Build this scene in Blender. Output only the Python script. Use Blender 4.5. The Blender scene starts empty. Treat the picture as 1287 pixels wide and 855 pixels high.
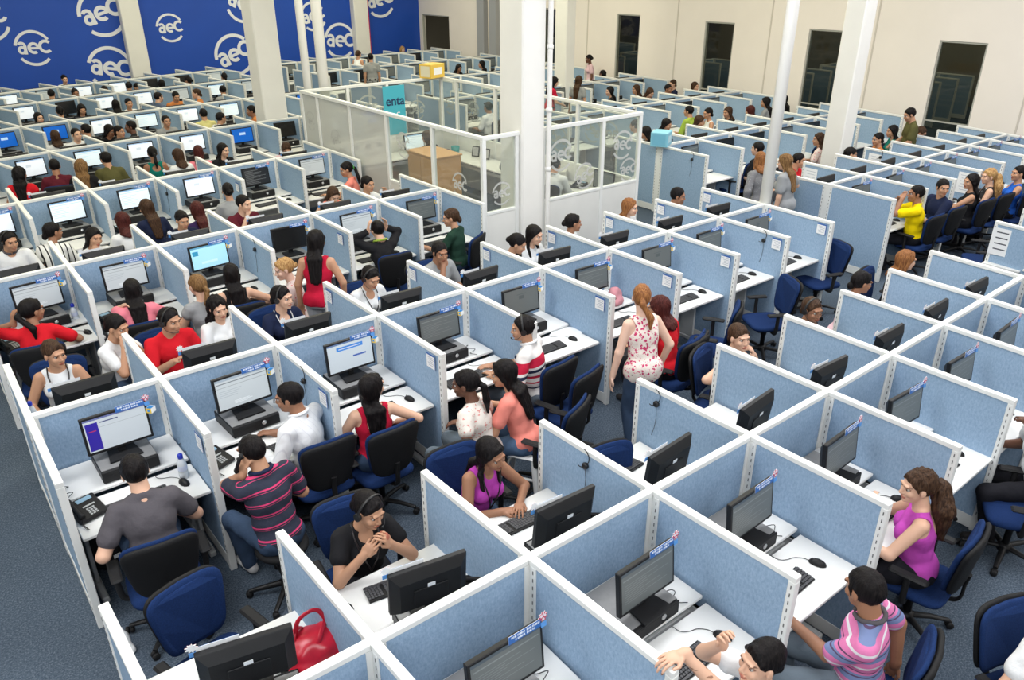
import bpy, math, random
import numpy as np
from mathutils import Matrix, Vector

random.seed(7)
SC = bpy.context.scene
COL = SC.collection
PI = math.pi

# ------------------------------------------------------------------ camera, light, exposure
cam_d = bpy.data.cameras.new('camera')
cam = bpy.data.objects.new('camera', cam_d)
COL.objects.link(cam)
cam_d.sensor_width = 36.0
cam_d.lens = 36.0 * 983.52 / 1287.0
cam_d.clip_end = 200
RT = ((0.7790833, -0.6269185, -0.0015348), (-0.2730783, -0.3371538, -0.9009748), (0.5643203, 0.7023535, -0.4338687))
cam.matrix_world = Matrix(((RT[0][0], -RT[1][0], -RT[2][0], -0.301),
                           (RT[0][1], -RT[1][1], -RT[2][1], -2.546),
                           (RT[0][2], -RT[1][2], -RT[2][2], 4.080),
                           (0, 0, 0, 1)))
SC.camera = cam
SC.view_settings.view_transform = 'Standard'
SC.view_settings.look = 'None'
SC.view_settings.gamma = 1.0
SC.view_settings.use_curve_mapping = False
SC.view_settings.exposure = -0.30
SC.cycles.use_denoising = True
SC.cycles.max_bounces = 6
SC.cycles.diffuse_bounces = 3
SC.cycles.glossy_bounces = 3
SC.cycles.transparent_max_bounces = 12
SC.cycles.caustics_reflective = False
SC.cycles.caustics_refractive = False

world = bpy.data.worlds.new('world')
SC.world = world
world.use_nodes = True
bg = world.node_tree.nodes['Background']
bg.inputs[0].default_value = (0.95, 0.97, 1.0, 1)
bg.inputs[1].default_value = 0.35


def area_light(name, loc, size, size_y, power, color, rot=(0, 0, 0)):
    d = bpy.data.lights.new(name, 'AREA')
    d.shape = 'RECTANGLE'
    d.size, d.size_y = size, size_y
    d.energy = power
    d.color = color
    o = bpy.data.objects.new(name, d)
    o.location = loc
    o.rotation_euler = rot
    COL.objects.link(o)
    return o


COOL = (0.975, 0.985, 1.0)
WARM = (1.0, 0.95, 0.70)
# rows of fluorescent fittings hung under the hall roof
for ly, pw, cl in ((-4.0, (330, 330, 330), COOL), (2.0, (400, 420, 400), COOL), (8.0, (250, 280, 360), WARM), (14.5, (165, 225, 400), WARM), (21.0, (180, 250, 420), WARM)):
    for lx, w in zip((-2.0, 5.0, 12.0), pw):
        area_light('hall_light', (lx, ly, 6.6), 4.5, 2.2, w, cl)
# cool fill light added behind the camera to brighten the near rows
area_light('cool_fill_light', (-4.5, -7.5, 5.0), 5, 3, 330, (0.86, 0.94, 1.0), (math.radians(62), 0, math.radians(-38)))

# ------------------------------------------------------------------ mesh helpers


class MB:
    def __init__(self):
        self.v, self.f, self.s, self.m, self.mi = [], [], [], [], 0

    def add(self, vs, fs, smooth=False):
        n = len(self.v)
        self.v += [tuple(p) for p in vs]
        self.f += [tuple(i + n for i in f) for f in fs]
        self.s += [smooth] * len(fs)
        self.m += [self.mi] * len(fs)
        return self

    def ink(self, i):
        self.mi = i
        return self

    def box(self, x0, x1, y0, y1, z0, z1, c=0.0, M=None):
        if c <= 0:
            vs = [(x, y, z) for z in (z0, z1) for y in (y0, y1) for x in (x0, x1)]
            fs = [(0, 2, 3, 1), (4, 5, 7, 6), (0, 1, 5, 4), (2, 6, 7, 3), (0, 4, 6, 2), (1, 3, 7, 5)]
        else:
            c = min(c, (x1 - x0) * .49, (y1 - y0) * .49, (z1 - z0) * .49)
            vs, idx = [], {}
            for i, sx in enumerate((-1, 1)):
                for j, sy in enumerate((-1, 1)):
                    for k, sz in enumerate((-1, 1)):
                        X, Y, Z = (x0, x1)[i], (y0, y1)[j], (z0, z1)[k]
                        for a in range(3):
                            p = [X - sx * c, Y - sy * c, Z - sz * c]
                            p[a] = (X, Y, Z)[a]
                            idx[(sx, sy, sz, a)] = len(vs)
                            vs.append(tuple(p))
            fs = []
            S = (-1, 1)
            for s in S:
                q = lambda a, b, ax: idx[{0: (s, a, b), 1: (a, s, b), 2: (a, b, s)}[ax] + (ax,)]
                for ax in range(3):
                    r = [q(-1, -1, ax), q(1, -1, ax), q(1, 1, ax), q(-1, 1, ax)]
                    fs.append(tuple(r if (s > 0) ^ (ax == 1) else r[::-1]))
            for a in S:
                for b in S:
                    e = [(idx[(a, b, -1, 0)], idx[(a, b, 1, 0)], idx[(a, b, 1, 1)], idx[(a, b, -1, 1)]),
                         (idx[(a, -1, b, 2)], idx[(a, 1, b, 2)], idx[(a, 1, b, 0)], idx[(a, -1, b, 0)]),
                         (idx[(-1, a, b, 1)], idx[(1, a, b, 1)], idx[(1, a, b, 2)], idx[(-1, a, b, 2)])]
                    for t in e:
                        fs.append(t if a * b > 0 else t[::-1])
            for sx in S:
                for sy in S:
                    for sz in S:
                        t = (idx[(sx, sy, sz, 0)], idx[(sx, sy, sz, 1)], idx[(sx, sy, sz, 2)])
                        fs.append(t if sx * sy * sz > 0 else t[::-1])
        if M is not None:
            vs = [tuple(M @ Vector(p)) for p in vs]
        return self.add(vs, fs)

    def tube(self, pts, r, n=8, cap=True, smooth=True, flat=None):
        pts = [Vector(p) for p in pts]
        rs = r if isinstance(r, (list, tuple)) else [r] * len(pts)
        vs, fs = [], []
        up = None
        for i, p in enumerate(pts):
            t = (pts[min(i + 1, len(pts) - 1)] - pts[max(i - 1, 0)]).normalized()
            if up is None:
                up = Vector((0, 0, 1)) if abs(t.z) < .9 else Vector((0, 1, 0))
            a = t.cross(up)
            a = a.normalized() if a.length > 1e-6 else Vector((1, 0, 0))
            b = a.cross(t).normalized()
            up = b
            k = flat or 1.0
            for j in range(n):
                g = 2 * PI * j / n
                vs.append(p + a * (rs[i] * math.cos(g)) + b * (rs[i] * k * math.sin(g)))
        for i in range(len(pts) - 1):
            for j in range(n):
                fs.append((i * n + j, i * n + (j + 1) % n, (i + 1) * n + (j + 1) % n, (i + 1) * n + j))
        self.add(vs, fs, smooth)
        if cap:
            m = len(pts) - 1
            self.add(vs[:n][::-1], [tuple(range(n))])
            self.add(vs[m * n:], [tuple(range(n))])
        return self

    def lathe(self, prof, n=16, c=(0, 0, 0), axis='z', smooth=True, sx=1.0, sy=1.0):
        vs, fs = [], []
        for r, z in prof:
            for j in range(n):
                g = 2 * PI * j / n
                p = (r * math.cos(g) * sx, r * math.sin(g) * sy, z)
                if axis == 'y':
                    p = (p[0], z, p[1])
                elif axis == 'x':
                    p = (z, p[0], p[1])
                vs.append((p[0] + c[0], p[1] + c[1], p[2] + c[2]))
        for i in range(len(prof) - 1):
            for j in range(n):
                q = (i * n + j, i * n + (j + 1) % n, (i + 1) * n + (j + 1) % n, (i + 1) * n + j)
                fs.append(q if axis != 'y' else q[::-1])
        lo, hi = tuple(range(n))[::-1], tuple(range((len(prof) - 1) * n, len(prof) * n))
        if axis == 'y':
            lo, hi = lo[::-1], hi[::-1]
        self.add(vs, fs + [lo, hi], smooth)
        return self

    def prism(self, poly, d0, d1, axis='z', M=None):
        n = len(poly)
        f = {'z': lambda u, v, d: (u, v, d), 'y': lambda u, v, d: (u, d, v), 'x': lambda u, v, d: (d, u, v)}[axis]
        vs = [f(u, v, d0) for u, v in poly] + [f(u, v, d1) for u, v in poly]
        fs = [tuple(range(n))[::-1], tuple(range(n, 2 * n))] + [(i, (i + 1) % n, n + (i + 1) % n, n + i) for i in range(n)]
        if axis == 'y':
            fs = [t[::-1] for t in fs]
        if M is not None:
            vs = [tuple(M @ Vector(p)) for p in vs]
        return self.add(vs, fs)

    def move(self, M, start=0):
        self.v[start:] = [tuple(M @ Vector(p)) for p in self.v[start:]]
        return self

    def mesh(self, name, mat):
        me = bpy.data.meshes.new(name)
        me.from_pydata(self.v, [], self.f)
        me.polygons.foreach_set('use_smooth', self.s)
        me.polygons.foreach_set('material_index', self.m)
        for m in (mat if isinstance(mat, (list, tuple)) else [mat]):
            me.materials.append(m)
        me.update()
        return me

    def build(self, name, mat, parent=None, loc=None, label=None):
        o = bpy.data.objects.new(name, self.mesh(name, mat))
        COL.objects.link(o)
        if parent is not None:
            o.parent = parent
        if loc is not None:
            o.location = loc
        if label:
            o['label'] = label
        return o


def tag(o, label=None, cat=None, group=None, kind='thing'):
    if label:
        o['label'] = label
    if cat:
        o['category'] = cat
    if group:
        o['group'] = group
    if kind:
        o['kind'] = kind
    return o


def thing(name, label, cat, loc=(0, 0, 0), rz=0.0, group=None):
    o = bpy.data.objects.new(name, None)
    o.empty_display_size = .1
    COL.objects.link(o)
    o.location = loc
    o.rotation_euler = (0, 0, rz)
    return tag(o, label, cat, group)


def dup(root, loc, rz=0.0, label=None, scale=None, group=None, parts=True):
    r = root.copy()
    COL.objects.link(r)
    r.location = loc
    r.rotation_euler = (0, 0, rz)
    if scale:
        r.scale = scale
    if label:
        r['label'] = label
    if group:
        r['group'] = group
    if parts:
        for ch in root.children:
            c = ch.copy()
            COL.objects.link(c)
            c.parent = r
            for g in ch.children:
                d = g.copy()
                COL.objects.link(d)
                d.parent = c
    return r


class Kind:
    """an original that is moved to its first place and copied to the others"""

    def __init__(self, make):
        self.make, self.root, self.used = make, None, False

    def put(self, loc, rz, label, scale=None, group=None):
        if self.root is None:
            self.root = self.make()
        if not self.used:
            self.used = True
            r = self.root
            r.location = loc
            r.rotation_euler = (0, 0, rz)
            if scale:
                r.scale = scale
            r['label'] = label
            if group:
                r['group'] = group
            return r
        return dup(self.root, loc, rz, label, scale, group)


# ------------------------------------------------------------------ materials
MATS = {}


def nodes_of(name):
    m = bpy.data.materials.new(name)
    m.use_nodes = True
    nt = m.node_tree
    return m, nt, nt.nodes['Principled BSDF']


def plain(name, col, rough=0.5, metal=0.0, spec=0.5, noise=0.0, scale=30.0, bump=0.0, bscale=200.0, emit=0.0):
    if name in MATS:
        return MATS[name]
    m, nt, b = nodes_of(name)
    b.inputs['Base Color'].default_value = (*col, 1)
    b.inputs['Roughness'].default_value = rough
    b.inputs['Metallic'].default_value = metal
    b.inputs['Specular IOR Level'].default_value = spec
    if emit:
        b.inputs['Emission Color'].default_value = (*col, 1)
        b.inputs['Emission Strength'].default_value = emit
    if noise or bump:
        tc = nt.nodes.new('ShaderNodeTexCoord')
    if noise:
        n = nt.nodes.new('ShaderNodeTexNoise')
        n.inputs['Scale'].default_value = scale
        n.inputs['Detail'].default_value = 4
        nt.links.new(tc.outputs['Object'], n.inputs['Vector'])
        r = nt.nodes.new('ShaderNodeValToRGB')
        r.color_ramp.elements[0].position = .3
        r.color_ramp.elements[1].position = .7
        r.color_ramp.elements[0].color = (*[c * (1 - noise) for c in col], 1)
        r.color_ramp.elements[1].color = (*[min(1, c * (1 + noise)) for c in col], 1)
        nt.links.new(n.outputs['Fac'], r.inputs['Fac'])
        nt.links.new(r.outputs['Color'], b.inputs['Base Color'])
    if bump:
        n2 = nt.nodes.new('ShaderNodeTexNoise')
        n2.inputs['Scale'].default_value = bscale
        nt.links.new(tc.outputs['Object'], n2.inputs['Vector'])
        bp = nt.nodes.new('ShaderNodeBump')
        bp.inputs['Strength'].default_value = bump
        bp.inputs['Distance'].default_value = .004
        nt.links.new(n2.outputs['Fac'], bp.inputs['Height'])
        nt.links.new(bp.outputs['Normal'], b.inputs['Normal'])
    MATS[name] = m
    return m


def mix_by(name, fac_builder, cols, rough=.5, emit=0.0):
    """fac_builder(nt, tc) -> list of (socket 0..1, colour) painted one over the other"""
    m, nt, b = nodes_of(name)
    tc = nt.nodes.new('ShaderNodeTexCoord')
    last = None
    base = cols
    cur = nt.nodes.new('ShaderNodeRGB')
    cur.outputs[0].default_value = (*base, 1)
    out = cur.outputs[0]
    for s, c in fac_builder(nt, tc):
        mx = nt.nodes.new('ShaderNodeMix')
        mx.data_type = 'RGBA'
        nt.links.new(s, mx.inputs[0])
        nt.links.new(out, mx.inputs[6])
        mx.inputs[7].default_value = (*c, 1)
        out = mx.outputs[2]
    nt.links.new(out, b.inputs['Base Color'])
    b.inputs['Roughness'].default_value = rough
    if emit:
        nt.links.new(out, b.inputs['Emission Color'])
        b.inputs['Emission Strength'].default_value = emit
    MATS[name] = m
    return m


def mth(nt, op, a, b=None, c=None):
    n = nt.nodes.new('ShaderNodeMath')
    n.operation = op
    for i, x in enumerate((a, b, c)):
        if x is None:
            continue
        if isinstance(x, (int, float)):
            n.inputs[i].default_value = x
        else:
            nt.links.new(x, n.inputs[i])
    return n.outputs[0]


def band(nt, s, lo, hi):
    return mth(nt, 'MULTIPLY', mth(nt, 'GREATER_THAN', s, lo), mth(nt, 'LESS_THAN', s, hi))


def rect(nt, u, v, u0, u1, v0, v1):
    return mth(nt, 'MULTIPLY', band(nt, u, u0, u1), band(nt, v, v0, v1))


def sep(nt, sock):
    n = nt.nodes.new('ShaderNodeSeparateXYZ')
    nt.links.new(sock, n.inputs[0])
    return n.outputs


def fabric(name, c1, c2, c3):
    m, nt, b = nodes_of(name)
    tc = nt.nodes.new('ShaderNodeTexCoord')
    n = nt.nodes.new('ShaderNodeTexNoise')
    n.inputs['Scale'].default_value = 60
    n.inputs['Detail'].default_value = 6
    n.inputs['Roughness'].default_value = .75
    mp = nt.nodes.new('ShaderNodeMapping')
    mp.inputs['Scale'].default_value = (1, 1, .55)
    nt.links.new(tc.outputs['Object'], mp.inputs[0])
    nt.links.new(mp.outputs[0], n.inputs['Vector'])
    r = nt.nodes.new('ShaderNodeValToRGB')
    e = r.color_ramp.elements
    e[0].position, e[1].position = .32, .68
    e[0].color, e[1].color = (*c1, 1), (*c3, 1)
    k = e.new(.5)
    k.color = (*c2, 1)
    nt.links.new(n.outputs['Fac'], r.inputs['Fac'])
    nt.links.new(r.outputs['Color'], b.inputs['Base Color'])
    b.inputs['Roughness'].default_value = .95
    b.inputs['Specular IOR Level'].default_value = .15
    w = nt.nodes.new('ShaderNodeTexNoise')
    w.inputs['Scale'].default_value = 350
    nt.links.new(tc.outputs['Object'], w.inputs['Vector'])
    bp = nt.nodes.new('ShaderNodeBump')
    bp.inputs['Strength'].default_value = .35
    bp.inputs['Distance'].default_value = .003
    nt.links.new(w.outputs['Fac'], bp.inputs['Height'])
    nt.links.new(bp.outputs['Normal'], b.inputs['Normal'])
    MATS[name] = m
    return m


M_FAB = fabric('panel_fabric', (0.222, 0.332, 0.475), (0.285, 0.405, 0.555), (0.36, 0.48, 0.63))
M_WHITE = plain('white_enamel', (0.78, 0.79, 0.77), .45, noise=.02, scale=8)
M_LAM = plain('white_laminate', (0.80, 0.80, 0.78), .35, noise=.02, scale=6)
M_GREYLAM = plain('grey_laminate', (0.55, 0.56, 0.56), .5)
M_BLK = plain('black_plastic', (0.010, 0.010, 0.011), .45, spec=.3, noise=.1, scale=20)
M_BLK2 = plain('black_plastic_matt', (0.013, 0.013, 0.014), .6, spec=.25, bump=.2)
M_DARKGREY = plain('dark_grey_plastic', (0.06, 0.06, 0.065), .5)
M_PCTOP = plain('grey_case_lid', (0.22, 0.22, 0.22), .45, noise=.05)
M_SILVER = plain('silver', (0.6, 0.6, 0.6), .3, metal=.8)
M_CHAIRBLUE = plain('chair_blue_fabric', (0.010, 0.028, 0.10), .95, spec=.15, noise=.18, scale=120, bump=.4, bscale=500)
M_CHAIRBLK = plain('chair_black_shell', (0.010, 0.010, 0.011), .65, spec=.22, bump=.25, bscale=300)
M_PAPER = plain('paper', (0.82, 0.83, 0.84), .8)
M_CORD = plain('black_cord', (0.02, 0.02, 0.02), .6)
M_WALL = plain('wall_paint', (0.86, 0.80, 0.74), .8, noise=.02, scale=1.2)
M_COLUMN = plain('column_paint', (0.80, 0.79, 0.755), .7, noise=.03, scale=2)
M_BLUEWALL = plain('blue_wall_paint', (0.006, 0.064, 0.42), .55, noise=.06, scale=.7)
M_LOGO = plain('logo_white', (0.78, 0.80, 0.86), .7)
M_RED = plain('red_paint', (0.6, 0.02, 0.05), .5)


def carpet():
    m, nt, b = nodes_of('carpet')
    tc = nt.nodes.new('ShaderNodeTexCoord')
    n = nt.nodes.new('ShaderNodeTexNoise')
    n.inputs['Scale'].default_value = 75
    n.inputs['Detail'].default_value = 5
    n.inputs['Roughness'].default_value = .8
    nt.links.new(tc.outputs['Object'], n.inputs['Vector'])
    n2 = nt.nodes.new('ShaderNodeTexNoise')
    n2.inputs['Scale'].default_value = 1.3
    n2.inputs['Detail'].default_value = 3
    nt.links.new(tc.outputs['Object'], n2.inputs['Vector'])
    r = nt.nodes.new('ShaderNodeValToRGB')
    e = r.color_ramp.elements
    e[0].position, e[1].position = .34, .68
    e[0].color, e[1].color = (.030, .044, .064, 1), (.165, .195, .235, 1)
    k = e.new(.5)
    k.color = (.070, .094, .128, 1)
    nt.links.new(n.outputs['Fac'], r.inputs['Fac'])
    mx = nt.nodes.new('ShaderNodeMix')
    mx.data_type = 'RGBA'
    mx.blend_type = 'MULTIPLY'
    mx.inputs[0].default_value = .5
    nt.links.new(r.outputs['Color'], mx.inputs[6])
    r2 = nt.nodes.new('ShaderNodeValToRGB')
    r2.color_ramp.elements[0].color = (.6, .6, .62, 1)
    r2.color_ramp.elements[1].color = (1.35, 1.35, 1.3, 1)
    nt.links.new(n2.outputs['Fac'], r2.inputs['Fac'])
    nt.links.new(r2.outputs['Color'], mx.inputs[7])
    nt.links.new(mx.outputs[2], b.inputs['Base Color'])
    b.inputs['Roughness'].default_value = 1.0
    b.inputs['Specular IOR Level'].default_value = .1
    bp = nt.nodes.new('ShaderNodeBump')
    bp.inputs['Strength'].default_value = .6
    bp.inputs['Distance'].default_value = .006
    nt.links.new(n.outputs['Fac'], bp.inputs['Height'])
    nt.links.new(bp.outputs['Normal'], b.inputs['Normal'])
    return m


M_CARPET = carpet()

# ------------------------------------------------------------------ row layout: square grid bent so the camera view follows the image's lens distortion
WARP = [[0, 0, 0.01828, 0.02257], [0, 1, -0.18778, -0.08638], [0, 2, 0.62363, 0.83645], [0, 3, -0.4454, -1.97749], [0, 4, 0.13194, 1.10314], [0, 5, -0.01261, -0.21069], [1, 0, -0.61384, -0.44752], [1, 1, -0.2613, 0.92925], [1, 2, -1.29686, 2.09718], [1, 3, 0.89127, -1.06012], [1, 4, -0.17031, 0.16795], [2, 0, 2.99332, 0.97383], [2, 1, 1.77941, -3.19493], [2, 2, -0.69943, 0.29613], [2, 3, 0.0118, 0.07996], [3, 0, -4.65187, -0.78726], [3, 1, -0.086, 1.71112], [3, 2, 0.19279, -0.15516], [4, 0, 2.5634, 0.3434], [4, 1, -0.08444, -0.37079], [5, 0, -0.55042, -0.0551]]


def warp_xy(x, y):
    cx, cy = min(max(x, 0), 17) / 10, min(max(y, -2), 24) / 10
    dx = sum(a * cx ** i * cy ** j for i, j, a, b in WARP)
    dy = sum(b * cx ** i * cy ** j for i, j, a, b in WARP)
    return x + dx, y + dy


PITCH = 0.9558
# row: (y of the spine, x of the first junction, number of bays)
ROWS = {
    'A': (0.0, -0.0516, 9), 'J': (0.0, 10.42, 2), 'B': (3.2853, 0.0, 9), 'C': (6.5384, -0.0058, 6), 'D': (9.7834, -0.012, 6),
    'E': (13.1643, 0.077, 9), 'F': (16.342, 0.101, 9), 'G': (19.78, 0.044, 9), 'H': (22.575, 0.05, 9),
    'K': (3.3397, 10.27, 7), 'L': (6.5523, 10.296, 7), 'M': (9.7348, 10.193, 7), 'N': (13.05, 10.2, 7), 'O': (16.3, 10.2, 7), 'P': (19.7, 10.2, 7), 'Q': (22.575, 10.2, 7),
}
ROWNAME = {
    'A': 'front row', 'B': 'second row', 'C': 'third left row', 'D': 'fourth left row',
    'E': 'fifth long row', 'F': 'sixth long row', 'G': 'seventh long row', 'H': 'last row by blue wall',
    'J': 'near right row', 'K': 'first right block row', 'L': 'second right block row', 'M': 'third right block row', 'N': 'fourth right block row',
    'O': 'fifth right block row', 'P': 'sixth right block row', 'Q': 'last right block row',
}
ORD = ['first', 'second', 'third', 'fourth', 'fifth', 'sixth', 'seventh', 'eighth', 'ninth', 'tenth', 'eleventh']


def junction(row, n, dy=0.0):
    y, x, _ = ROWS[row]
    return Vector((*warp_xy(x + n * PITCH, y + dy), 0))


class Cell:
    """one desk place: the bay n of a row, side -1 (towards the gallery) or +1"""

    def __init__(self, row, n, side):
        self.row, self.n, self.side = row, n, side
        a, b = junction(row, n), junction(row, n + 1)
        if side > 0:
            a, b = b, a
        self.a = a
        u = (b - a)
        self.w = u.length
        self.rz = math.atan2(u.y, u.x)
        self.sx = self.w / PITCH

    def at(self, x, y, z=0.0):
        """x from the left of the sitter along the spine (0..PITCH), y towards the spine is positive, 0 at the spine"""
        c, s = math.cos(self.rz), math.sin(self.rz)
        x *= self.sx
        return Vector((self.a.x + c * x - s * y, self.a.y + s * x + c * y, z))

    def where(self):
        n = ROWS[self.row][2]
        return f"{ORD[self.n]} bay from left, {'camera' if self.side < 0 else 'far'} side, {ROWNAME[self.row]}"

# ------------------------------------------------------------------ partition panels
PH, PT = 1.20, 0.025
M_SLOT = plain('slot_shadow', (0.13, 0.13, 0.13), .8)
DL = 1.02


def make_divider(own_post):
    t = thing('divider_panel', '', 'partition', group=None)
    f = MB()
    y1 = -PT
    f.box(-PT, PT, -DL, PT if own_post else y1, 1.162, PH, .004)
    f.box(-PT, PT, -DL, -DL + .045, 0, 1.162, .004)
    f.box(-PT, PT, -.075, PT if own_post else y1, 0, 1.162, .003)
    f.box(-.021, .021, -DL + .045, -.075, 0.012, .125, .003)
    f.build('frame', M_WHITE, t)
    p = MB()
    p.box(-.017, .017, -DL + .044, -.074, .124, 1.163)
    p.build('fabric', M_FAB, t)
    r = MB()
    for sx in (-1, 1):
        for yy in (-DL + .022, -.055):
            for k in range(19):
                z = .16 + k * .053
                r.box(sx * (PT + .0006) - .0010, sx * (PT + .0006) + .0010, yy - .0032, yy + .0032, z, z + .024)
    r.build('slot_strip', M_SLOT, t)
    return t


def make_screen():
    t = thing('spine_panel', '', 'partition')
    f = MB()
    x0, x1 = PT, PITCH - PT
    f.box(x0, x1, -PT, PT, 1.162, PH, .004)
    f.box(x0, x0 + .03, -PT, PT, .10, 1.162)
    f.box(x1 - .03, x1, -PT, PT, .10, 1.162)
    f.box(x0, x1, -.021, .021, .012, .125, .003)
    f.build('frame', M_WHITE, t)
    p = MB()
    p.box(x0 + .03, x1 - .03, -.019, .019, .124, 1.163)
    p.build('fabric', M_FAB, t)
    return t


DIV_NEAR, DIV_FAR, SPINE = Kind(lambda: make_divider(True)), Kind(lambda: make_divider(False)), Kind(make_screen)

# ------------------------------------------------------------------ desk with a raised rear shelf


def make_desk():
    t = thing('cubicle_desk', '', 'desk')
    a, b = .032, PITCH - .032
    MB().box(a, b, -.935, -.50, .655, .68, .004).build('worktop', M_LAM, t)
    MB().box(a, b, -.475, -.032, .69, .715, .004).build('rear_shelf', M_LAM, t)
    for x in (a + .03, b - .06):
        m = MB()
        m.box(x, x + .03, -.60, -.38, .05, .655, .004)
        m.box(x - .01, x + .04, -.80, -.16, .0, .05, .008)
        m.box(x, x + .03, -.85, -.10, .62, .655, .004)
        m.box(x, x + .03, -.42, -.10, .655, .69, .004)
        m.build('leg', M_GREYLAM, t)
    MB().box(a + .05, b - .05, -.44, -.42, .40, .60).build('cable_tray', M_GREYLAM, t)
    return t


DESK = Kind(make_desk)

# ------------------------------------------------------------------ screens
M_STRIP = None


def screen_mat(name, base, bars, emit, rough=.25):
    """bars: (u0, u1, v0, v1, colour) with u, v from 0 to 1 across the glass"""
    def fb(nt, tc):
        o = sep(nt, tc.outputs['Generated'])
        u, v = o[0], o[2]
        return [(rect(nt, u, v, a, b, c, d), col) for a, b, c, d, col in bars]
    return mix_by(name, fb, base, rough, emit)


def textlines(u0, u1, v0, v1, n, col, seed, fill=.6):
    r = random.Random(seed)
    out = []
    h = (v1 - v0) / n
    for i in range(n):
        e = u0 + (u1 - u0) * (.35 + .65 * r.random())
        out.append((u0, e, v0 + i * h, v0 + i * h + h * fill, col))
    return out


G1, G2, BL = (.50, .53, .54), (.42, .46, .48), (.03, .10, .36)
SCREENS = {
    'form': screen_mat('screen_form', (.46, .50, .52), [(0, 1, .93, 1, (.30, .36, .42)), (.02, .98, .84, .87, (.16, .18, .2)), (.02, .98, .72, .735, (.25, .28, .3))] + textlines(.3, .8, .1, .22, 3, (.62, .66, .68), 3) + textlines(.05, .5, .4, .66, 4, (.36, .40, .43), 5, .3), .34),
    'sidebar': screen_mat('screen_sidebar', (.46, .50, .53), [(0, 1, .95, 1, (.12, .14, .3)), (.02, .22, .04, .88, (.03, .02, .26)), (.26, .55, .83, .86, (.03, .04, .14)), (.24, .98, .70, .712, (.3, .33, .35)), (.06, .18, .62, .65, (.3, .03, .1))], .36),
    'blueform': screen_mat('screen_blueform', (.46, .52, .56), [(0, 1, .95, 1, (.1, .16, .3)), (.2, .8, .72, .86, (.05, .2, .55)), (.25, .75, .77, .80, (.5, .55, .6)), (.55, .85, .40, .46, (.05, .1, .35))] , .36),
    'dim': screen_mat('screen_dim', (.115, .13, .13), [(0, 1, .93, 1, (.06, .08, .1)), (.03, .97, .8, .83, (.2, .22, .22))] + textlines(.06, .9, .2, .72, 9, (.18, .2, .2), 8, .25), .12, .3),
    'standby': screen_mat('screen_standby', (.12, .13, .125), [(.42, .58, .58, .72, (.08, .09, .09)), (.36, .64, .76, .79, (.09, .1, .1))], .12, .3),
    'bright': screen_mat('screen_bright', (.70, .80, .86), [(0, 1, .93, 1, (.25, .42, .62)), (.02, .98, .82, .85, (.45, .55, .65))] + textlines(.05, .9, .2, .74, 6, (.52, .62, .70), 4, .35), .52),
    'white': screen_mat('screen_white', (.74, .79, .86), [(0, 1, .94, 1, (.35, .48, .66)), (.3, .5, .55, .72, (.55, .6, .66))] + textlines(.08, .8, .15, .5, 4, (.66, .7, .78), 6, .3), .58),
    'cyan': screen_mat('screen_cyan', (.36, .66, .78), [(0, 1, .93, 1, (.1, .3, .45)), (.04, .2, .62, .82, (.03, .25, .42)), (.25, .7, .2, .3, (.5, .74, .84))], .45),
    'login': screen_mat('screen_login', (.005, .10, .46), [(.36, .66, .52, .72, (.40, .56, .78)), (.36, .66, .68, .72, (.2, .35, .7))], .6),
    'terminal': screen_mat('screen_terminal', (.012, .014, .018), [(a, b, c, d, (.16, .17, .18)) for a, b, c, d, _ in textlines(.06, .95, .06, .94, 12, None, 9, .3)], .3, .3),
    'off': plain('screen_off', (.006, .006, .007), .2),
}


def strip_mat():
    def fb(nt, tc):
        o = sep(nt, tc.outputs['Generated'])
        u, v = o[0], o[2]
        w = mth(nt, 'GREATER_THAN', mth(nt, 'FRACT', mth(nt, 'ADD', mth(nt, 'MULTIPLY', u, 17.3), mth(nt, 'MULTIPLY', mth(nt, 'SINE', mth(nt, 'MULTIPLY', u, 41.0)), .35))), .34)
        l1 = mth(nt, 'MULTIPLY', mth(nt, 'MULTIPLY', w, rect(nt, u, v, .06, .96, .56, .84)), .85)
        l2 = mth(nt, 'MULTIPLY', mth(nt, 'MULTIPLY', w, rect(nt, u, v, .2, .8, .16, .42)), .85)
        return [(l1, (.8, .85, .9)), (l2, (.8, .85, .9))]
    return mix_by('blue_strip_print', fb, (.03, .13, .42), .5)


M_STRIP = strip_mat()
M_EMB_R, M_EMB_W, M_TAGBLUE = plain('emblem_red', (.50, .05, .10), .5), plain('emblem_pale', (.72, .66, .72), .5), plain('tag_blue', (.10, .30, .68), .5)
M_CUBE_Y, M_CUBE_B, M_CUBE_W = plain('cube_yellow', (.72, .50, .06), .5), plain('cube_blue', (.04, .26, .62), .5), plain('cube_white', (.78, .78, .76), .5)
MW, MHT = .452, .290


def star(cx, cz, r, n=9, k=.62):
    return [(cx + r * (1 if i % 2 else k) * math.cos(PI * i / n), cz + r * (1 if i % 2 else k) * math.sin(PI * i / n)) for i in range(2 * n)]


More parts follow.
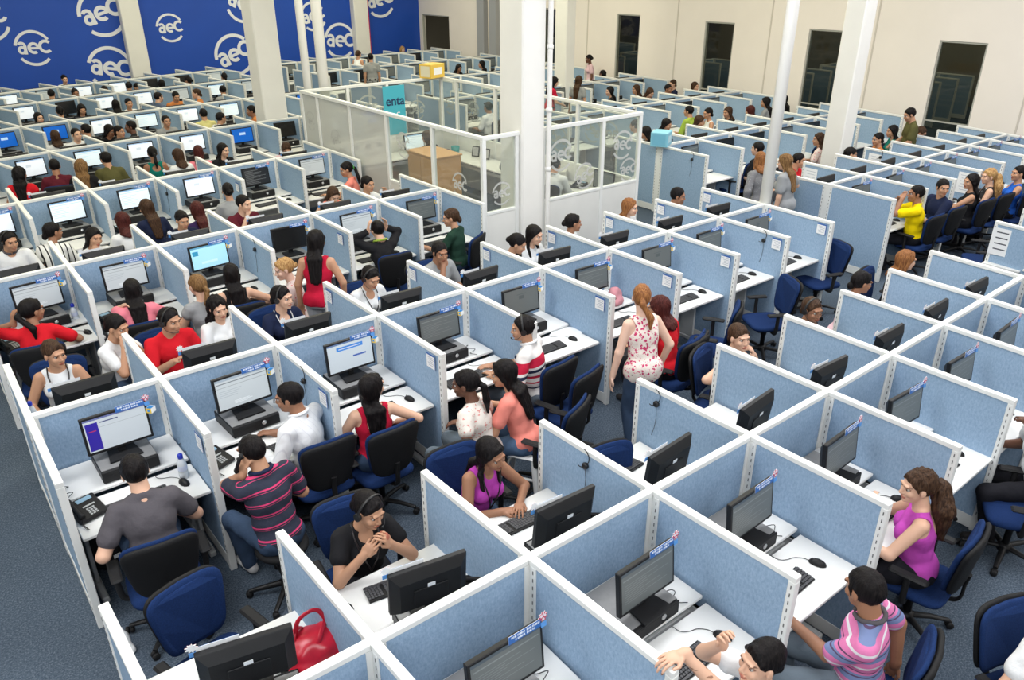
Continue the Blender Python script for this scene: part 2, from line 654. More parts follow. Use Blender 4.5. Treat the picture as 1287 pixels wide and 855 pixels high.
def make_monitor(screen, signs):
    """origin under the foot; the glass looks to -y"""
    t = thing('computer_monitor', '', 'monitor')
    b = MB()
    z0 = .060
    tilt = Matrix.Translation((0, 0, z0)) @ Matrix.Rotation(math.radians(-6), 4, 'X') @ Matrix.Translation((0, 0, 0))
    w, h = MW / 2, MHT
    fr = .017
    b.box(-w, w, -.022, .010, 0, h, .004)
    # tapered back
    q = [(-w + .004, .010, .004), (w - .004, .010, .004), (w - .004, .010, h - .004), (-w + .004, .010, h - .004),
         (-w + .05, .046, .03), (w - .05, .046, .03), (w - .05, .046, h - .055), (-w + .05, .046, h - .055)]
    b.add(q, [(0, 4, 5, 1), (1, 5, 6, 2), (2, 6, 7, 3), (3, 7, 4, 0), (4, 7, 6, 5)])
    b.box(-.10, .10, .046, .052, .06, .17, .003)
    b.move(tilt)
    b.build('casing', M_BLK, t)
    s = MB()
    s.box(-w + fr, w - fr, -.0235, -.021, fr + .004, h - fr)
    s.move(tilt)
    s.build('screen', SCREENS[screen], t)
    k = MB().box(-.028, .028, .012, .036, .0, .15, .005)
    k.prism([(-.115, -.11), (.115, -.11), (.09, .085), (-.09, .085)], 0, .014)
    k.build('stand', M_BLK2, t)
    a = MB().box(-.022, .022, .0515, .0535, .115, .14)
    a.move(tilt @ Matrix.Translation((.0, 0, .06)))
    a.build('asset_sticker', M_PAPER, t, label='white sticker')
    if signs:
        g = MB().ink(0).box(.015, w - .012, -.0275, -.0262, h - .022, h + .022).ink(1).box(.015, w - .012, -.0262, -.0245, h - .022, h + .022)
        g.move(tilt)
        g.build('sign_strip', [M_STRIP, M_PAPER], t, label='blue strip with white lettering, white behind')
        e = MB().ink(0).prism(star(w + .004, h + .026, .030), -.0275, -.0262, 'y').ink(2).prism(star(w + .004, h + .026, .031), -.0262, -.024, 'y')
        e.ink(1)
        for dx, dz, rr in ((-.010, .006, .009), (.011, .004, .008), (0, -.014, .008), (.002, .016, .006)):
            e.prism([(w + .004 + dx + rr * math.cos(j * PI / 4), h + .026 + dz + rr * math.sin(j * PI / 4)) for j in range(8)], -.0285, -.0274, 'y')
        e.ink(3).box(w - .012, w + .022, -.0275, -.026, h - .036, h - .006)
        e.move(tilt)
        e.build('emblem', [M_EMB_R, M_EMB_W, M_PAPER, M_TAGBLUE], t, label='red and white printed emblem')
        if signs > 1:
            c = MB()
            cx, cz, r = w + .022, h - .075, .034
            c.ink(2).prism([(cx - r, cz - .018), (cx, cz - .036), (cx + r, cz - .018), (cx + r, cz + .02), (cx, cz + .036), (cx - r, cz + .02)], -.0258, -.0245, 'y')
            c.ink(0).prism([(cx - r, cz - .018), (cx, cz - .034), (cx, cz + .006), (cx - r, cz + .02)], -.0272, -.0259, 'y')
            c.ink(1).prism([(cx, cz + .006), (cx + r * .9, cz + .02), (cx, cz + .034), (cx - r * .9, cz + .02)], -.0272, -.0259, 'y')
            c.ink(2).prism([(cx, cz - .034), (cx + r, cz - .018), (cx + r, cz + .018), (cx, cz + .004)], -.0272, -.0259, 'y')
            c.ink(1).prism([(cx - r * .75, cz - .012), (cx - r * .3, cz - .018), (cx - r * .3, cz + .0), (cx - r * .75, cz + .006)], -.0280, -.0273, 'y')
            c.move(tilt)
            c.build('cube_tag', [M_CUBE_Y, M_CUBE_B, M_CUBE_W], t, label='yellow, blue and white printed cube')
    return t


MON = {}


def monitor(cell, x, y, rz, screen, signs, label, z=.83):
    key = (screen, signs)
    if key not in MON:
        MON[key] = Kind(lambda: make_monitor(screen, signs))
    return MON[key].put(cell.at(x, y, z), cell.rz + rz, label, group=None)


def make_pc():
    t = thing('desktop_computer', '', 'computer')
    MB().box(-.195, .195, -.17, .19, .006, .10, .006).build('case', M_BLK, t)
    MB().box(-.19, .19, -.165, .185, .10, .106, .002).build('lid', M_PCTOP, t)
    m = MB().box(-.195, .195, -.186, -.17, .008, .10, .006)
    m.box(-.16, .02, -.1875, -.185, .062, .084, .001)
    for k in range(6):
        m.box(.05 + k * .012, .056 + k * .012, -.1875, -.185, .02, .034)
    m.build('front_bezel', M_BLK2, t)
    MB().lathe([(.0, -.190), (.017, -.190), (.019, -.186)], 16, (.06, 0, .06), 'y').build('badge', M_SILVER, t, label='round silver badge')
    for sx in (-1, 1):
        MB().box(sx * .15 - .02, sx * .15 + .02, -.14, .14, 0, .006).build('foot', M_BLK2, t)
    return t


PC = Kind(make_pc)


def make_keyboard():
    t = thing('keyboard', '', 'keyboard')
    MB().prism([(-.066, 0), (.066, 0), (.066, .020), (-.066, .010)], -.205, .205, 'x').build('body', M_BLK, t)
    k = MB()
    for r in range(6):
        y = -.054 + r * .0205
        z = .0113 + (y + .066) * .0757
        x = -.195
        while x < .19:
            w = .017
            if r == 0 and -.10 < x < -.02:
                w = .10
            if not (.083 < x < .098 or (.098 <= x < .098 and r > 4)):
                k.box(x, x + w, y - .0085, y + .0085, z, z + .005, .002)
            x += w + .0022
    k.build('keys', M_DARKGREY, t)
    return t


KEYB = Kind(make_keyboard)


def make_mouse():
    t = thing('computer_mouse', '', 'mouse')
    m = MB()
    n = 16
    rings = []
    for i in range(7):
        a = i / 6 * PI / 2
        rings.append((math.cos(a) * .999 + .001, math.sin(a) * .036))
    vs, fs = [], []
    for r, z in rings:
        for j in range(n):
            g = 2 * PI * j / n
            vs.append((.031 * r * math.cos(g), .056 * r * math.sin(g), .002 + z))
    for i in range(6):
        for j in range(n):
            fs.append((i * n + j, i * n + (j + 1) % n, (i + 1) * n + (j + 1) % n, (i + 1) * n + j))
    m.add(vs, fs, True)
    m.add(vs[:n][::-1], [tuple(range(n))])
    m.build('body', M_BLK, t)
    MB().box(-.0035, .0035, .022, .038, .030, .035, .001).build('wheel', M_DARKGREY, t)
    pts = [(0, .054, .008), (0.005, .09, .004), (-.02, .14, .004), (-.06, .17, .004), (-.09, .21, .006), (-.08, .27, .006)]
    MB().tube(smooth(pts), .0022, 5).build('cable', M_CORD, t)
    return t


def smooth(pts, n=6):
    P = [Vector(p) for p in pts]
    P = [P[0] * 2 - P[1]] + P + [P[-1] * 2 - P[-2]]
    out = []
    for i in range(1, len(P) - 2):
        for k in range(n):
            t = k / n
            a, b, c, d = P[i - 1], P[i], P[i + 1], P[i + 2]
            out.append(.5 * ((2 * b) + (c - a) * t + (2 * a - 5 * b + 4 * c - d) * t * t + (3 * b - a - 3 * c + d) * t ** 3))
    out.append(P[-2])
    return out


MOUSE = Kind(make_mouse)
M_LCD = plain('phone_lcd', (.25, .40, .52), .3)
M_KEYG = plain('phone_keys', (.45, .46, .46), .5)


def make_phone():
    t = thing('desk_phone', '', 'telephone')
    tl = Matrix.Rotation(math.radians(14), 4, 'X')
    MB().box(-.10, .10, -.11, .11, .006, .036, .01, M=Matrix.Translation((0, 0, .024)) @ tl).build('body', M_BLK, t)
    MB().box(-.10, .10, .04, .10, 0, .05, .006).build('stand', M_BLK2, t)
    h = MB().tube(smooth([(-.07, -.095, .052), (-.07, -.06, .064), (-.07, 0, .082), (-.07, .06, .094), (-.07, .095, .098)]), [.020, .021, .021, .02, .017, .015, .014, .013, .013, .013, .013, .013, .013, .013, .014, .015, .017, .02, .021, .021, .022, .022, .022, .022, .02][:25], 10)
    h.build('handset', M_BLK2, t)
    MB().box(-.03, .07, .055, .09, .0365, .038, M=Matrix.Translation((0, 0, .024)) @ tl).build('display', M_LCD, t)
    k = MB()
    for r in range(4):
        for c in range(3):
            k.box(-.012 + c * .02, .002 + c * .02, -.085 + r * .019, -.073 + r * .019, .036, .039, M=Matrix.Translation((0, 0, .024)) @ tl)
    k.box(-.02, .06, .0, .012, .036, .039, M=Matrix.Translation((0, 0, .024)) @ tl)
    k.lathe([(.018, .036), (.016, .040), (0.001, .040)], 14, (.02, .03, 0))
    k.build('keypad', M_KEYG, t)
    pts = [(-.09 + .006 * math.sin(i * 1.6), -.10 - .004 * i, .012 + .004 * math.cos(i * 1.6)) for i in range(26)]
    MB().tube([(-.07, -.105, .05), (-.085, -.12, .03)] + pts[6:] , .003, 5).build('cord', M_CORD, t)
    return t


PHONE = Kind(make_phone)

# ------------------------------------------------------------------ task chair


def make_chair(blue_back=True, arms=True):
    t = thing('office_chair', '', 'chair')
    # seat: rounded pad
    def pad(w, d, z0, z1, cy, n=28, e=.42, curve=0):
        m = MB()
        prof = [(.86, z0), (.97, z0 + (z1 - z0) * .15), (1.0, z0 + (z1 - z0) * .5), (.97, z0 + (z1 - z0) * .85), (.86, z1), (.5, z1 + .006), (.001, z1 + .004)]
        vs, fs = [], []
        for r, z in prof:
            for j in range(n):
                g = 2 * PI * j / n
                cx, sx = math.cos(g), math.sin(g)
                vs.append((w / 2 * r * abs(cx) ** e * (1 if cx >= 0 else -1), cy + d / 2 * r * abs(sx) ** e * (1 if sx >= 0 else -1), z))
        for i in range(len(prof) - 1):
            for j in range(n):
                fs.append((i * n + j, i * n + (j + 1) % n, (i + 1) * n + (j + 1) % n, (i + 1) * n + j))
        m.add(vs, fs, True)
        m.add(vs[:n][::-1], [tuple(range(n))])
        return m
    s = pad(.46, .44, .375, .43, 0)
    s.build('seat', M_CHAIRBLUE, t)
    MB().box(-.17, .17, -.16, .16, .35, .376, .01).build('seat_pan', M_CHAIRBLK, t)
    tilt = Matrix.Translation((0, -.225, .50)) @ Matrix.Rotation(math.radians(8), 4, 'X')
    up = Matrix.Rotation(math.radians(90), 4, 'X')
    def back(z0, z1):
        m = pad(.42, .44, z0, z1, 0)
        m.v = [(x, y * (1.0 if y > 0 else 1.0), z) for x, y, z in m.v]
        m.move(Matrix.Translation((0, 0, .20)) @ up)
        # taper to the bottom and wrap round the sitter
        m.v = [(x * (.86 + .32 * max(0, min(1, z / .42))), y + .9 * x * x, z) for x, y, z in m.v]
        return m.move(tilt)
    b = back(.0, .035)
    b.v = b.v
    b.build('back_shell', M_CHAIRBLK, t)
    c = back(-.030, .002)
    c.move(Matrix.Translation((0, .006, 0)))
    c.build('back_pad', M_CHAIRBLUE if blue_back else M_CHAIRBLK, t)
    MB().tube(smooth([(0, -.10, .355), (0, -.20, .355), (0, -.265, .40), (0, -.272, .52), (0, -.285, .60)]), .022, 8, flat=.5).build('back_bar', M_CHAIRBLK, t)
    if arms:
        for sx in (-1, 1):
            m = MB().tube(smooth([(sx * .17, .0, .36), (sx * .25, .0, .37), (sx * .27, .0, .46), (sx * .27, .0, .585)]), .020, 8)
            m.box(sx * .27 - .035, sx * .27 + .035, -.12, .12, .585, .612, .012)
            m.build('armrest', M_BLK2, t)
    m = MB().lathe([(.025, .09), (.025, .25), (.035, .25), (.035, .355)], 12)
    m.build('gas_column', M_BLK, t)
    b = MB().lathe([(.05, .055), (.05, .10), (.03, .115)], 12)
    base = b.build('hub', M_BLK, t)
    for k in range(5):
        a = 2 * PI * k / 5 + .3
        ca, sa = math.cos(a), math.sin(a)
        l = MB().tube([(ca * .04, sa * .04, .085), (ca * .16, sa * .16, .083), (ca * .285, sa * .285, .062)], [.026, .022, .017], 8, flat=.7)
        leg = l.build('leg', M_BLK, t)
        w = MB()
        for q in (-1, 1):
            w.lathe([(.001, -.011), (.020, -.011), (.025, -.006), (.025, .006), (.020, .011), (.001, .011)], 12, (0, 0, 0), 'y')
            w.v[-72:] = [(x, y + q * .016, z) for x, y, z in w.v[-72:]]
        w.move(Matrix.Translation((ca * .29, sa * .29, .026)) @ Matrix.Rotation(a + .8 * k, 4, 'Z'))
        w.build('caster', M_BLK2, leg)
    return t


CHAIR = Kind(make_chair)
CHAIR_DARK = Kind(lambda: make_chair(False))

# ------------------------------------------------------------------ room shell
WX, WY = 17.6, 25.5


def struct(name, mb, mat, parent=None):
    o = mb.build(name, mat, parent)
    if parent is None:
        o['kind'] = 'structure'
    return o


struct('floor', MB().box(-9, 27, -9, 27, -.1, 0), M_CARPET)
struct('ceiling', MB().box(-9, 27, -9, 27, 7.0, 7.15), M_WALL)
wall_back = struct('wall_back', MB().box(-9, WX, WY, WY + .2, 0, 7.0), M_BLUEWALL)
struct('wall_left', MB().box(-9.2, -9, -9, 27, 0, 7.0), M_WALL)
struct('wall_gallery', MB().box(-9, 27, -9.2, -9, 0, 7.0), M_WALL)

WINS = [(4.48, 5.44, 0, 2.62), (7.53, 8.50, 0, 2.68), (10.63, 11.57, 0, 2.70), (13.88, 14.80, 0, 2.75), (17.10, 18.06, 0, 2.79), (23.46, 25.30, .0, 2.31)]
m = MB()
y = -9
for a, b, z0, z1 in WINS:
    m.box(WX, WX + .16, y, a, 0, 7.0)
    m.box(WX, WX + .16, a, b, z1, 7.0)
    y = b
m.box(WX, WX + .16, y, 27, 0, 7.0)
struct('wall_right', m, M_WALL)
m = MB()
for yy in (3.55, 6.85, 9.55, 12.5, 16.0, 19.6):
    m.box(WX - .012, WX + .001, yy, yy + .035, 0, 7.0)
struct('trim_1', m, plain('wall_joint', (.62, .57, .51), .8))

gm = bpy.data.materials.new('tinted_glass')
gm.use_nodes = True
nt = gm.node_tree
nt.nodes.remove(nt.nodes['Principled BSDF'])
tr, gl, mx, fr = (nt.nodes.new(k) for k in ('ShaderNodeBsdfTransparent', 'ShaderNodeBsdfGlossy', 'ShaderNodeMixShader', 'ShaderNodeFresnel'))
tr.inputs[0].default_value = (.66, .68, .64, 1)
gl.inputs[0].default_value = (.8, .8, .8, 1)
gl.inputs['Roughness'].default_value = .03
fr.inputs[0].default_value = 1.45
ge = nt.nodes.new('ShaderNodeNewGeometry')
frs = mth(nt, 'MULTIPLY', fr.outputs[0], mth(nt, 'SUBTRACT', 1.0, ge.outputs['Backfacing']))
nt.links.new(frs, mx.inputs[0])
nt.links.new(tr.outputs[0], mx.inputs[1])
nt.links.new(gl.outputs[0], mx.inputs[2])
nt.links.new(mx.outputs[0], nt.nodes['Material Output'].inputs[0])
M_TINT = gm
M_WFRAME = plain('window_frame_metal', (.42, .42, .38), .4)
for i, (a, b, z0, z1) in enumerate(WINS):
    f = MB()
    for p, q in ((a, a + .035), (b - .035, b)):
        f.box(WX + .02, WX + .10, p, q, z0, z1)
    f.box(WX + .02, WX + .10, a + .035, b - .035, z1 - .035, z1)
    f.box(WX + .02, WX + .10, a + .035, b - .035, z0, z0 + .05)
    f.box(WX + .03, WX + .09, a + .035, b - .035, .98, 1.01)
    w = struct(f'window_{i + 1}' if i < 5 else 'door_1', f, M_WFRAME)
    if i == 5:
        continue
    MB().box(WX + .055, WX + .062, a + .035, b - .035, z0 + .05, z1 - .035).build('pane', M_TINT, w)
# the next hall beyond the glass
struct('wall_beyond', MB().box(26.8, 27, -9, 27, 0, 7.0).box(WX + .16, 26.8, 26.8, 27, 0, 7.0), plain('far_wall_paint', (.22, .20, .17), .8))

# logos on the blue wall -----------------------------------------------------


def arc(cx, cz, r, w, a0, a1, n=24):
    A = [math.radians(a0 + (a1 - a0) * i / n) for i in range(n + 1)]
    return [(cx + (r + w / 2) * math.cos(a), cz + (r + w / 2) * math.sin(a)) for a in A], [(cx + (r - w / 2) * math.cos(a), cz + (r - w / 2) * math.sin(a)) for a in A]


def logo_mesh(thick0):
    """the letters aeC between two arcs, about 1 wide, in the x-z plane"""
    m = MB()

    def ribbon(o, i):
        n = len(o)
        m.q = getattr(m, 'q', 0) + 1
        thick = thick0 * (1 + .03 * m.q)
        vs = [(x, 0, z) for x, z in o] + [(x, 0, z) for x, z in i] + [(x, -thick, z) for x, z in o] + [(x, -thick, z) for x, z in i]
        fs = []
        for k in range(n - 1):
            fs += [(2 * n + k, 2 * n + k + 1, 3 * n + k + 1, 3 * n + k), (k, n + k, n + k + 1, k + 1), (k, k + 1, 2 * n + k + 1, 2 * n + k), (n + k, 3 * n + k, 3 * n + k + 1, n + k + 1)]
        fs += [(0, 2 * n, 3 * n, n), (n - 1, 2 * n - 1, 4 * n - 1, 3 * n - 1)]
        m.add(vs, fs)

    def bar(x0, z0, x1, z1, w):
        d = Vector((x1 - x0, z1 - z0)).normalized() * (w / 2)
        nx, nz = -d.y, d.x
        ribbon([(x0 + nx, z0 + nz), (x1 + nx, z1 + nz)], [(x0 - nx, z0 - nz), (x1 - nx, z1 - nz)])
    ribbon(*arc(0, -.02, .52, .085, 32, 168))
    ribbon(*arc(0, .02, .52, .085, 218, 318))
    w = .088
    # a
    ribbon(*arc(-.335, -.055, .088, w * .9, 0, 360))
    ribbon(*arc(-.335, .065, .095, w * .9, 0, 150))
    bar(-.24, .07, -.24, -.185, w)
    # e
    ribbon(*arc(.0, 0, .135, w, 0, 300, 30))
    bar(-.13, .0, .17, .0, w * .8)
    # C
    ribbon(*arc(.345, .045, .165, w, 45, 315, 30))
    return m


LOGO = {}


def logo(name, parent, M, s, mat, thick=.012):
    b = logo_mesh(thick / s)
    b.move(M @ Matrix.Diagonal((s, s, s, 1)))
    return b.build(name, mat, parent)


for cx, cz, s, rot in ((4.10, 1.84, .92, -2), (6.16, 2.72, 1.25, 16), (6.08, 1.12, 1.22, -10), (8.11, 2.22, .80, 2), (10.08, 1.27, 1.25, 20),
                       (10.62, 2.85, 1.1, -22), (13.13, 2.38, .92, 14), (14.10, 1.50, 1.15, -5), (15.90, 2.85, 1.15, 10), (3.12, 2.62, 1.0, 20)):
    logo('logo', wall_back, Matrix.Translation((cx, WY - .001, cz)) @ Matrix.Rotation(math.radians(-rot), 4, 'Y'), s, M_LOGO)

# columns and pipes ------------------------------------------------------------


def column(name, x0, x1, y0, y1, label, red=False):
    t = thing(name, label, 'column', ((x0 + x1) / 2, (y0 + y1) / 2, 0))
    t['kind'] = 'structure'
    hx, hy = (x1 - x0) / 2, (y1 - y0) / 2
    MB().box(-hx, hx, -hy, hy, 0, 7.0, .02).build('shaft', M_COLUMN, t)
    MB().box(-hx - .012, hx + .012, -hy - .012, hy + .012, 0, .10, .004).build('base_band', M_WHITE, t)
    if red:
        MB().box(hx - .002, hx + .03, -hy + .02, -hy + .06, 0, 7).build('red_edge', M_RED, t)
    return t


col_main = column('column', 6.45, 6.85, 5.63, 6.12, 'broad white column standing in the front wall of the glass office')
pp_ = MB().tube([(.235, -.285, 0), (.235, -.285, 7)], .035, 12)
for z in (1.5, 2.3, 3.1, 4.4):
    pp_.lathe([(.035, -.03), (.045, -.02), (.045, .02), (.035, .03)], 12, (.235, -.285, z))
pp_.build('conduit', M_COLUMN, col_main)
column('column', 6.05, 6.55, 13.42, 13.92, 'broad cream column rising behind the fifth long row')
column('column', 6.62, 7.20, WY - .30, WY, 'cream pilaster on the blue wall nearest its left end')
column('column', 14.62, 15.20, WY - .30, WY, 'cream pilaster with a red edge on the blue wall', True)
column('column', 12.95, 13.31, 4.66, 5.02, 'square white column behind the first right block row')
column('column', 14.10, 14.42, 13.15, 13.60, 'slim white column before the narrow wall windows')
for x, y, r, lab in ((8.74, 3.30, .075, 'thin round white pillar at the end of the second row'), (6.10, 11.35, .07, 'thinner left one of two round white pillars behind the glass office'), (6.44, 11.38, .095, 'thicker right one of two round white pillars behind the glass office')):
    t = thing('pillar', lab, 'pillar', (x, y, 0))
    t['kind'] = 'structure'
    MB().lathe([(r, 0), (r, 7)], 20).build('shaft', M_COLUMN, t)
    MB().lathe([(r * 1.6, 0), (r * 1.6, .012), (r, .02)], 20).build('base_plate', M_WHITE, t)
for y, lab in ((21.25, 'left one of two grey downpipes on the cream wall'), (20.55, 'right one of two grey downpipes on the cream wall')):
    t = thing('downpipe', lab, 'pipe', (WX - .12, y, 0))
    t['kind'] = 'structure'
    MB().box(-.08, .12, -.2, .2, 0, 7.0, .01).build('channel', plain('zinc', (.33, .34, .36), .5), t)

# ------------------------------------------------------------------ partitions
# which bays of a row the photo shows on each side are worked out in the loops below
for row, (yy, xx, nb) in ROWS.items():
    rn = ROWNAME[row]
    for n in range(nb + 1):
        j = junction(row, n)
        for side in (-1, 1):
            e = junction(row, n, side * DL)
            d = e - j
            if row in 'EFGHNOPQ':
                q = junction(row, min(n + 1, nb)) - junction(row, max(n - 1, 0))
                d = Vector((-q.y, q.x, 0)).normalized() * (side * DL)
            rz = math.atan2(d.y, d.x) + PI / 2
            K = DIV_NEAR if side < 0 else DIV_FAR
            K.put(j, rz, f"blue side divider, {'camera' if side < 0 else 'far'} side of {rn}, {ORD[n]} from left end", (1, d.length / DL, 1), 'blue cubicle dividers')
        if n < nb:
            d = junction(row, n + 1) - j
            SPINE.put(j, math.atan2(d.y, d.x), f"blue spine panel of {rn}, {ORD[n]} bay from left end", (d.length / PITCH, 1, 1), 'blue spine panels')

# ------------------------------------------------------------------ figures: a distance field of joined limbs turned into one skin
F32 = np.float32


def axis_coords(lo, hi, base, bands):
    """grid lines from lo to hi, closer together inside the bands (a, b, step)"""
    out = [lo]
    while out[-1] < hi:
        x = out[-1]
        st = base
        for a, b, s in bands:
            if a - base * .5 <= x <= b:
                st = min(st, s)
        out.append(x + st)
    return np.array(out, F32)


class Field:
    def __init__(self, lo, hi, base, bands):
        self.ax = [axis_coords(lo[i], hi[i], base, [(c[i] - r, c[i] + r, s) for c, r, s in bands]) for i in range(3)]
        self.D = np.full([len(a) for a in self.ax], .08, F32)

    def sub(self, lo, hi):
        sl = []
        for i in range(3):
            a = self.ax[i]
            i0, i1 = np.searchsorted(a, lo[i]), np.searchsorted(a, hi[i], 'right')
            if i1 <= i0:
                return None, None
            sl.append(slice(int(i0), int(i1)))
        X, Y, Z = np.meshgrid(*[self.ax[i][sl[i]] for i in range(3)], indexing='ij', sparse=True)
        return tuple(sl), (X, Y, Z)

    def _join(self, sl, d, k):
        o = self.D[sl]
        if k <= 0:
            np.minimum(o, d, out=o)
            return
        h = np.clip(k - np.abs(o - d), 0, None) / k
        self.D[sl] = np.minimum(o, d) - h * h * h * k * F32(1 / 6)

    def cone(self, a, b, ra, rb, k=.02, flat=None):
        a, b = np.array(a, F32), np.array(b, F32)
        m = max(ra, rb) + .05
        sl, P = self.sub(np.minimum(a, b) - m, np.maximum(a, b) + m)
        if sl is None:
            return self
        ab = b - a
        L = max(float(ab @ ab), 1e-9)
        t = np.clip(((P[0] - a[0]) * ab[0] + (P[1] - a[1]) * ab[1] + (P[2] - a[2]) * ab[2]) / L, 0, 1)
        d = np.sqrt((P[0] - a[0] - t * ab[0]) ** 2 + (P[1] - a[1] - t * ab[1]) ** 2 + (P[2] - a[2] - t * ab[2]) ** 2) - (ra + (rb - ra) * t)
        self._join(sl, d.astype(F32), k)
        return self

    def ell(self, c, r, R=None, k=.02, cut=False):
        c = np.array(c, F32)
        r = np.array(r, F32)
        if R is None:
            e = r
        else:
            R = np.array(R, F32)
            e = np.sqrt(((R * r[None, :]) ** 2).sum(1))
        sl, P = self.sub(c - e - .05, c + e + .05)
        if sl is None:
            return self
        q = [P[i] - c[i] for i in range(3)]
        if R is not None:
            q = [R[0][i] * q[0] + R[1][i] * q[1] + R[2][i] * q[2] for i in range(3)]
        k0 = np.sqrt((q[0] / r[0]) ** 2 + (q[1] / r[1]) ** 2 + (q[2] / r[2]) ** 2)
        k1 = np.sqrt((q[0] / r[0] ** 2) ** 2 + (q[1] / r[1] ** 2) ** 2 + (q[2] / r[2] ** 2) ** 2) + 1e-6
        d = (k0 * (k0 - 1) / k1).astype(F32)
        if cut:
            o = self.D[sl]
            if k <= 0:
                self.D[sl] = np.maximum(o, -d)
            else:
                h = np.clip(k - np.abs(o + d), 0, None) / k
                self.D[sl] = np.maximum(o, -d) + h * h * h * k * F32(1 / 6)
        else:
            self._join(sl, d, k)
        return self

    def grid(self):
        return np.meshgrid(*self.ax, indexing='ij', sparse=True)

    def keep(self, p, n):
        """cut away what lies beyond the plane through p with outward normal n"""
        X, Y, Z = self.grid()
        n = np.array(n, float)
        n /= np.linalg.norm(n)
        self.D = np.maximum(self.D, (n[0] * (X - p[0]) + n[1] * (Y - p[1]) + n[2] * (Z - p[2])).astype(F32))
        return self

    def ripple(self, amp, fx, fy, fz, ph=0):
        X, Y, Z = self.grid()
        self.D = self.D + (amp * np.sin(fx * X + ph) * np.sin(fy * Y + 1.3 * ph) * np.sin(fz * Z + .7 * ph)).astype(F32)
        return self

    def surface(self):
        D = self.D
        D[0], D[-1], D[:, 0], D[:, -1], D[:, :, 0], D[:, :, -1] = .05, .05, .05, .05, .05, .05
        ins = D < 0
        n = D.shape
        any_, all_ = np.zeros([k - 1 for k in n], bool), np.ones([k - 1 for k in n], bool)
        for i in (0, 1):
            for j in (0, 1):
                for k in (0, 1):
                    s = ins[i:n[0] - 1 + i, j:n[1] - 1 + j, k:n[2] - 1 + k]
                    any_ |= s
                    all_ &= s
        act = any_ & ~all_
        I = np.argwhere(act)
        if len(I) == 0:
            return np.zeros((0, 3)), np.zeros((0, 4), int)
        idx = np.full(act.shape, -1, np.int32)
        idx[act] = np.arange(len(I))
        S, Cn = np.zeros((len(I), 3)), np.zeros(len(I))
        cor = [(0, 0, 0), (1, 0, 0), (0, 1, 0), (1, 1, 0), (0, 0, 1), (1, 0, 1), (0, 1, 1), (1, 1, 1)]
        val = [D[I[:, 0] + a, I[:, 1] + b, I[:, 2] + c] for a, b, c in cor]
        pos = [np.stack([self.ax[0][I[:, 0] + a], self.ax[1][I[:, 1] + b], self.ax[2][I[:, 2] + c]], 1) for a, b, c in cor]
        for e0, e1 in ((0, 1), (2, 3), (4, 5), (6, 7), (0, 2), (1, 3), (4, 6), (5, 7), (0, 4), (1, 5), (2, 6), (3, 7)):
            a, b = val[e0], val[e1]
            m = (a < 0) != (b < 0)
            t = np.where(m, a / np.where(m, a - b, 1), 0)[:, None]
            S += np.where(m[:, None], pos[e0] + t * (pos[e1] - pos[e0]), 0)
            Cn += m
        V = S / Cn[:, None]
        quads = []
        for ax_, (u, v) in ((0, (1, 2)), (1, (2, 0)), (2, (0, 1))):
            a = [slice(None)] * 3
            b = [slice(None)] * 3
            a[ax_], b[ax_] = slice(0, -1), slice(1, None)
            A, B = ins[tuple(a)], ins[tuple(b)]
            for flip, M in ((0, A & ~B), (1, ~A & B)):
                E = np.argwhere(M)
                E = E[(E[:, u] > 0) & (E[:, v] > 0)]
                if len(E) == 0:
                    continue
                def at(du, dv):
                    q = E.copy()
                    q[:, u] -= du
                    q[:, v] -= dv
                    return idx[q[:, 0], q[:, 1], q[:, 2]]
                f = np.stack([at(1, 1), at(0, 1), at(0, 0), at(1, 0)], 1)
                quads.append(f[:, ::-1] if flip else f)
        Q = np.concatenate(quads)
        return V, Q[(Q >= 0).all(1)]

    def mesh(self, name, mats, colour=None):
        V, Q = self.surface()
        me = bpy.data.meshes.new(name)
        me.vertices.add(len(V))
        me.vertices.foreach_set('co', V.astype(F32).ravel())
        me.loops.add(Q.size)
        me.loops.foreach_set('vertex_index', Q.astype(np.int32).ravel())
        me.polygons.add(len(Q))
        me.polygons.foreach_set('loop_start', np.arange(0, Q.size, 4, dtype=np.int32))
        me.polygons.foreach_set('use_smooth', np.ones(len(Q), bool))
        me.update(calc_edges=True)
        me.validate()
        for m in (mats if isinstance(mats, (list, tuple)) else [mats]):
            me.materials.append(m)
        if colour is not None and len(V):
            c = colour(V).astype(F32)
            at = me.color_attributes.new('tone', 'FLOAT_COLOR', 'POINT')
            at.data.foreach_set('color', np.concatenate([c, np.ones((len(V), 1), F32)], 1).ravel())
        return me


def skin_mat(name, col):
    if name in MATS:
        return MATS[name]
    m, nt, b = nodes_of(name)
    a = nt.nodes.new('ShaderNodeAttribute')
    a.attribute_name = 'tone'
    mx = nt.nodes.new('ShaderNodeMix')
    mx.data_type = 'RGBA'
    mx.blend_type = 'MULTIPLY'
    mx.inputs[0].default_value = 1
    mx.inputs[6].default_value = (*col, 1)
    nt.links.new(a.outputs['Color'], mx.inputs[7])
    nt.links.new(mx.outputs[2], b.inputs['Base Color'])
    b.inputs['Roughness'].default_value = .5
    b.inputs['Specular IOR Level'].default_value = .35
    MATS[name] = m
    return m


SKINS = {'light': (.66, .40, .28), 'tan': (.50, .27, .165), 'brown': (.34, .165, .095), 'dark': (.15, .068, .042), 'fair': (.72, .47, .36)}


def skin(k):
    return skin_mat('skin_' + k, SKINS[k])


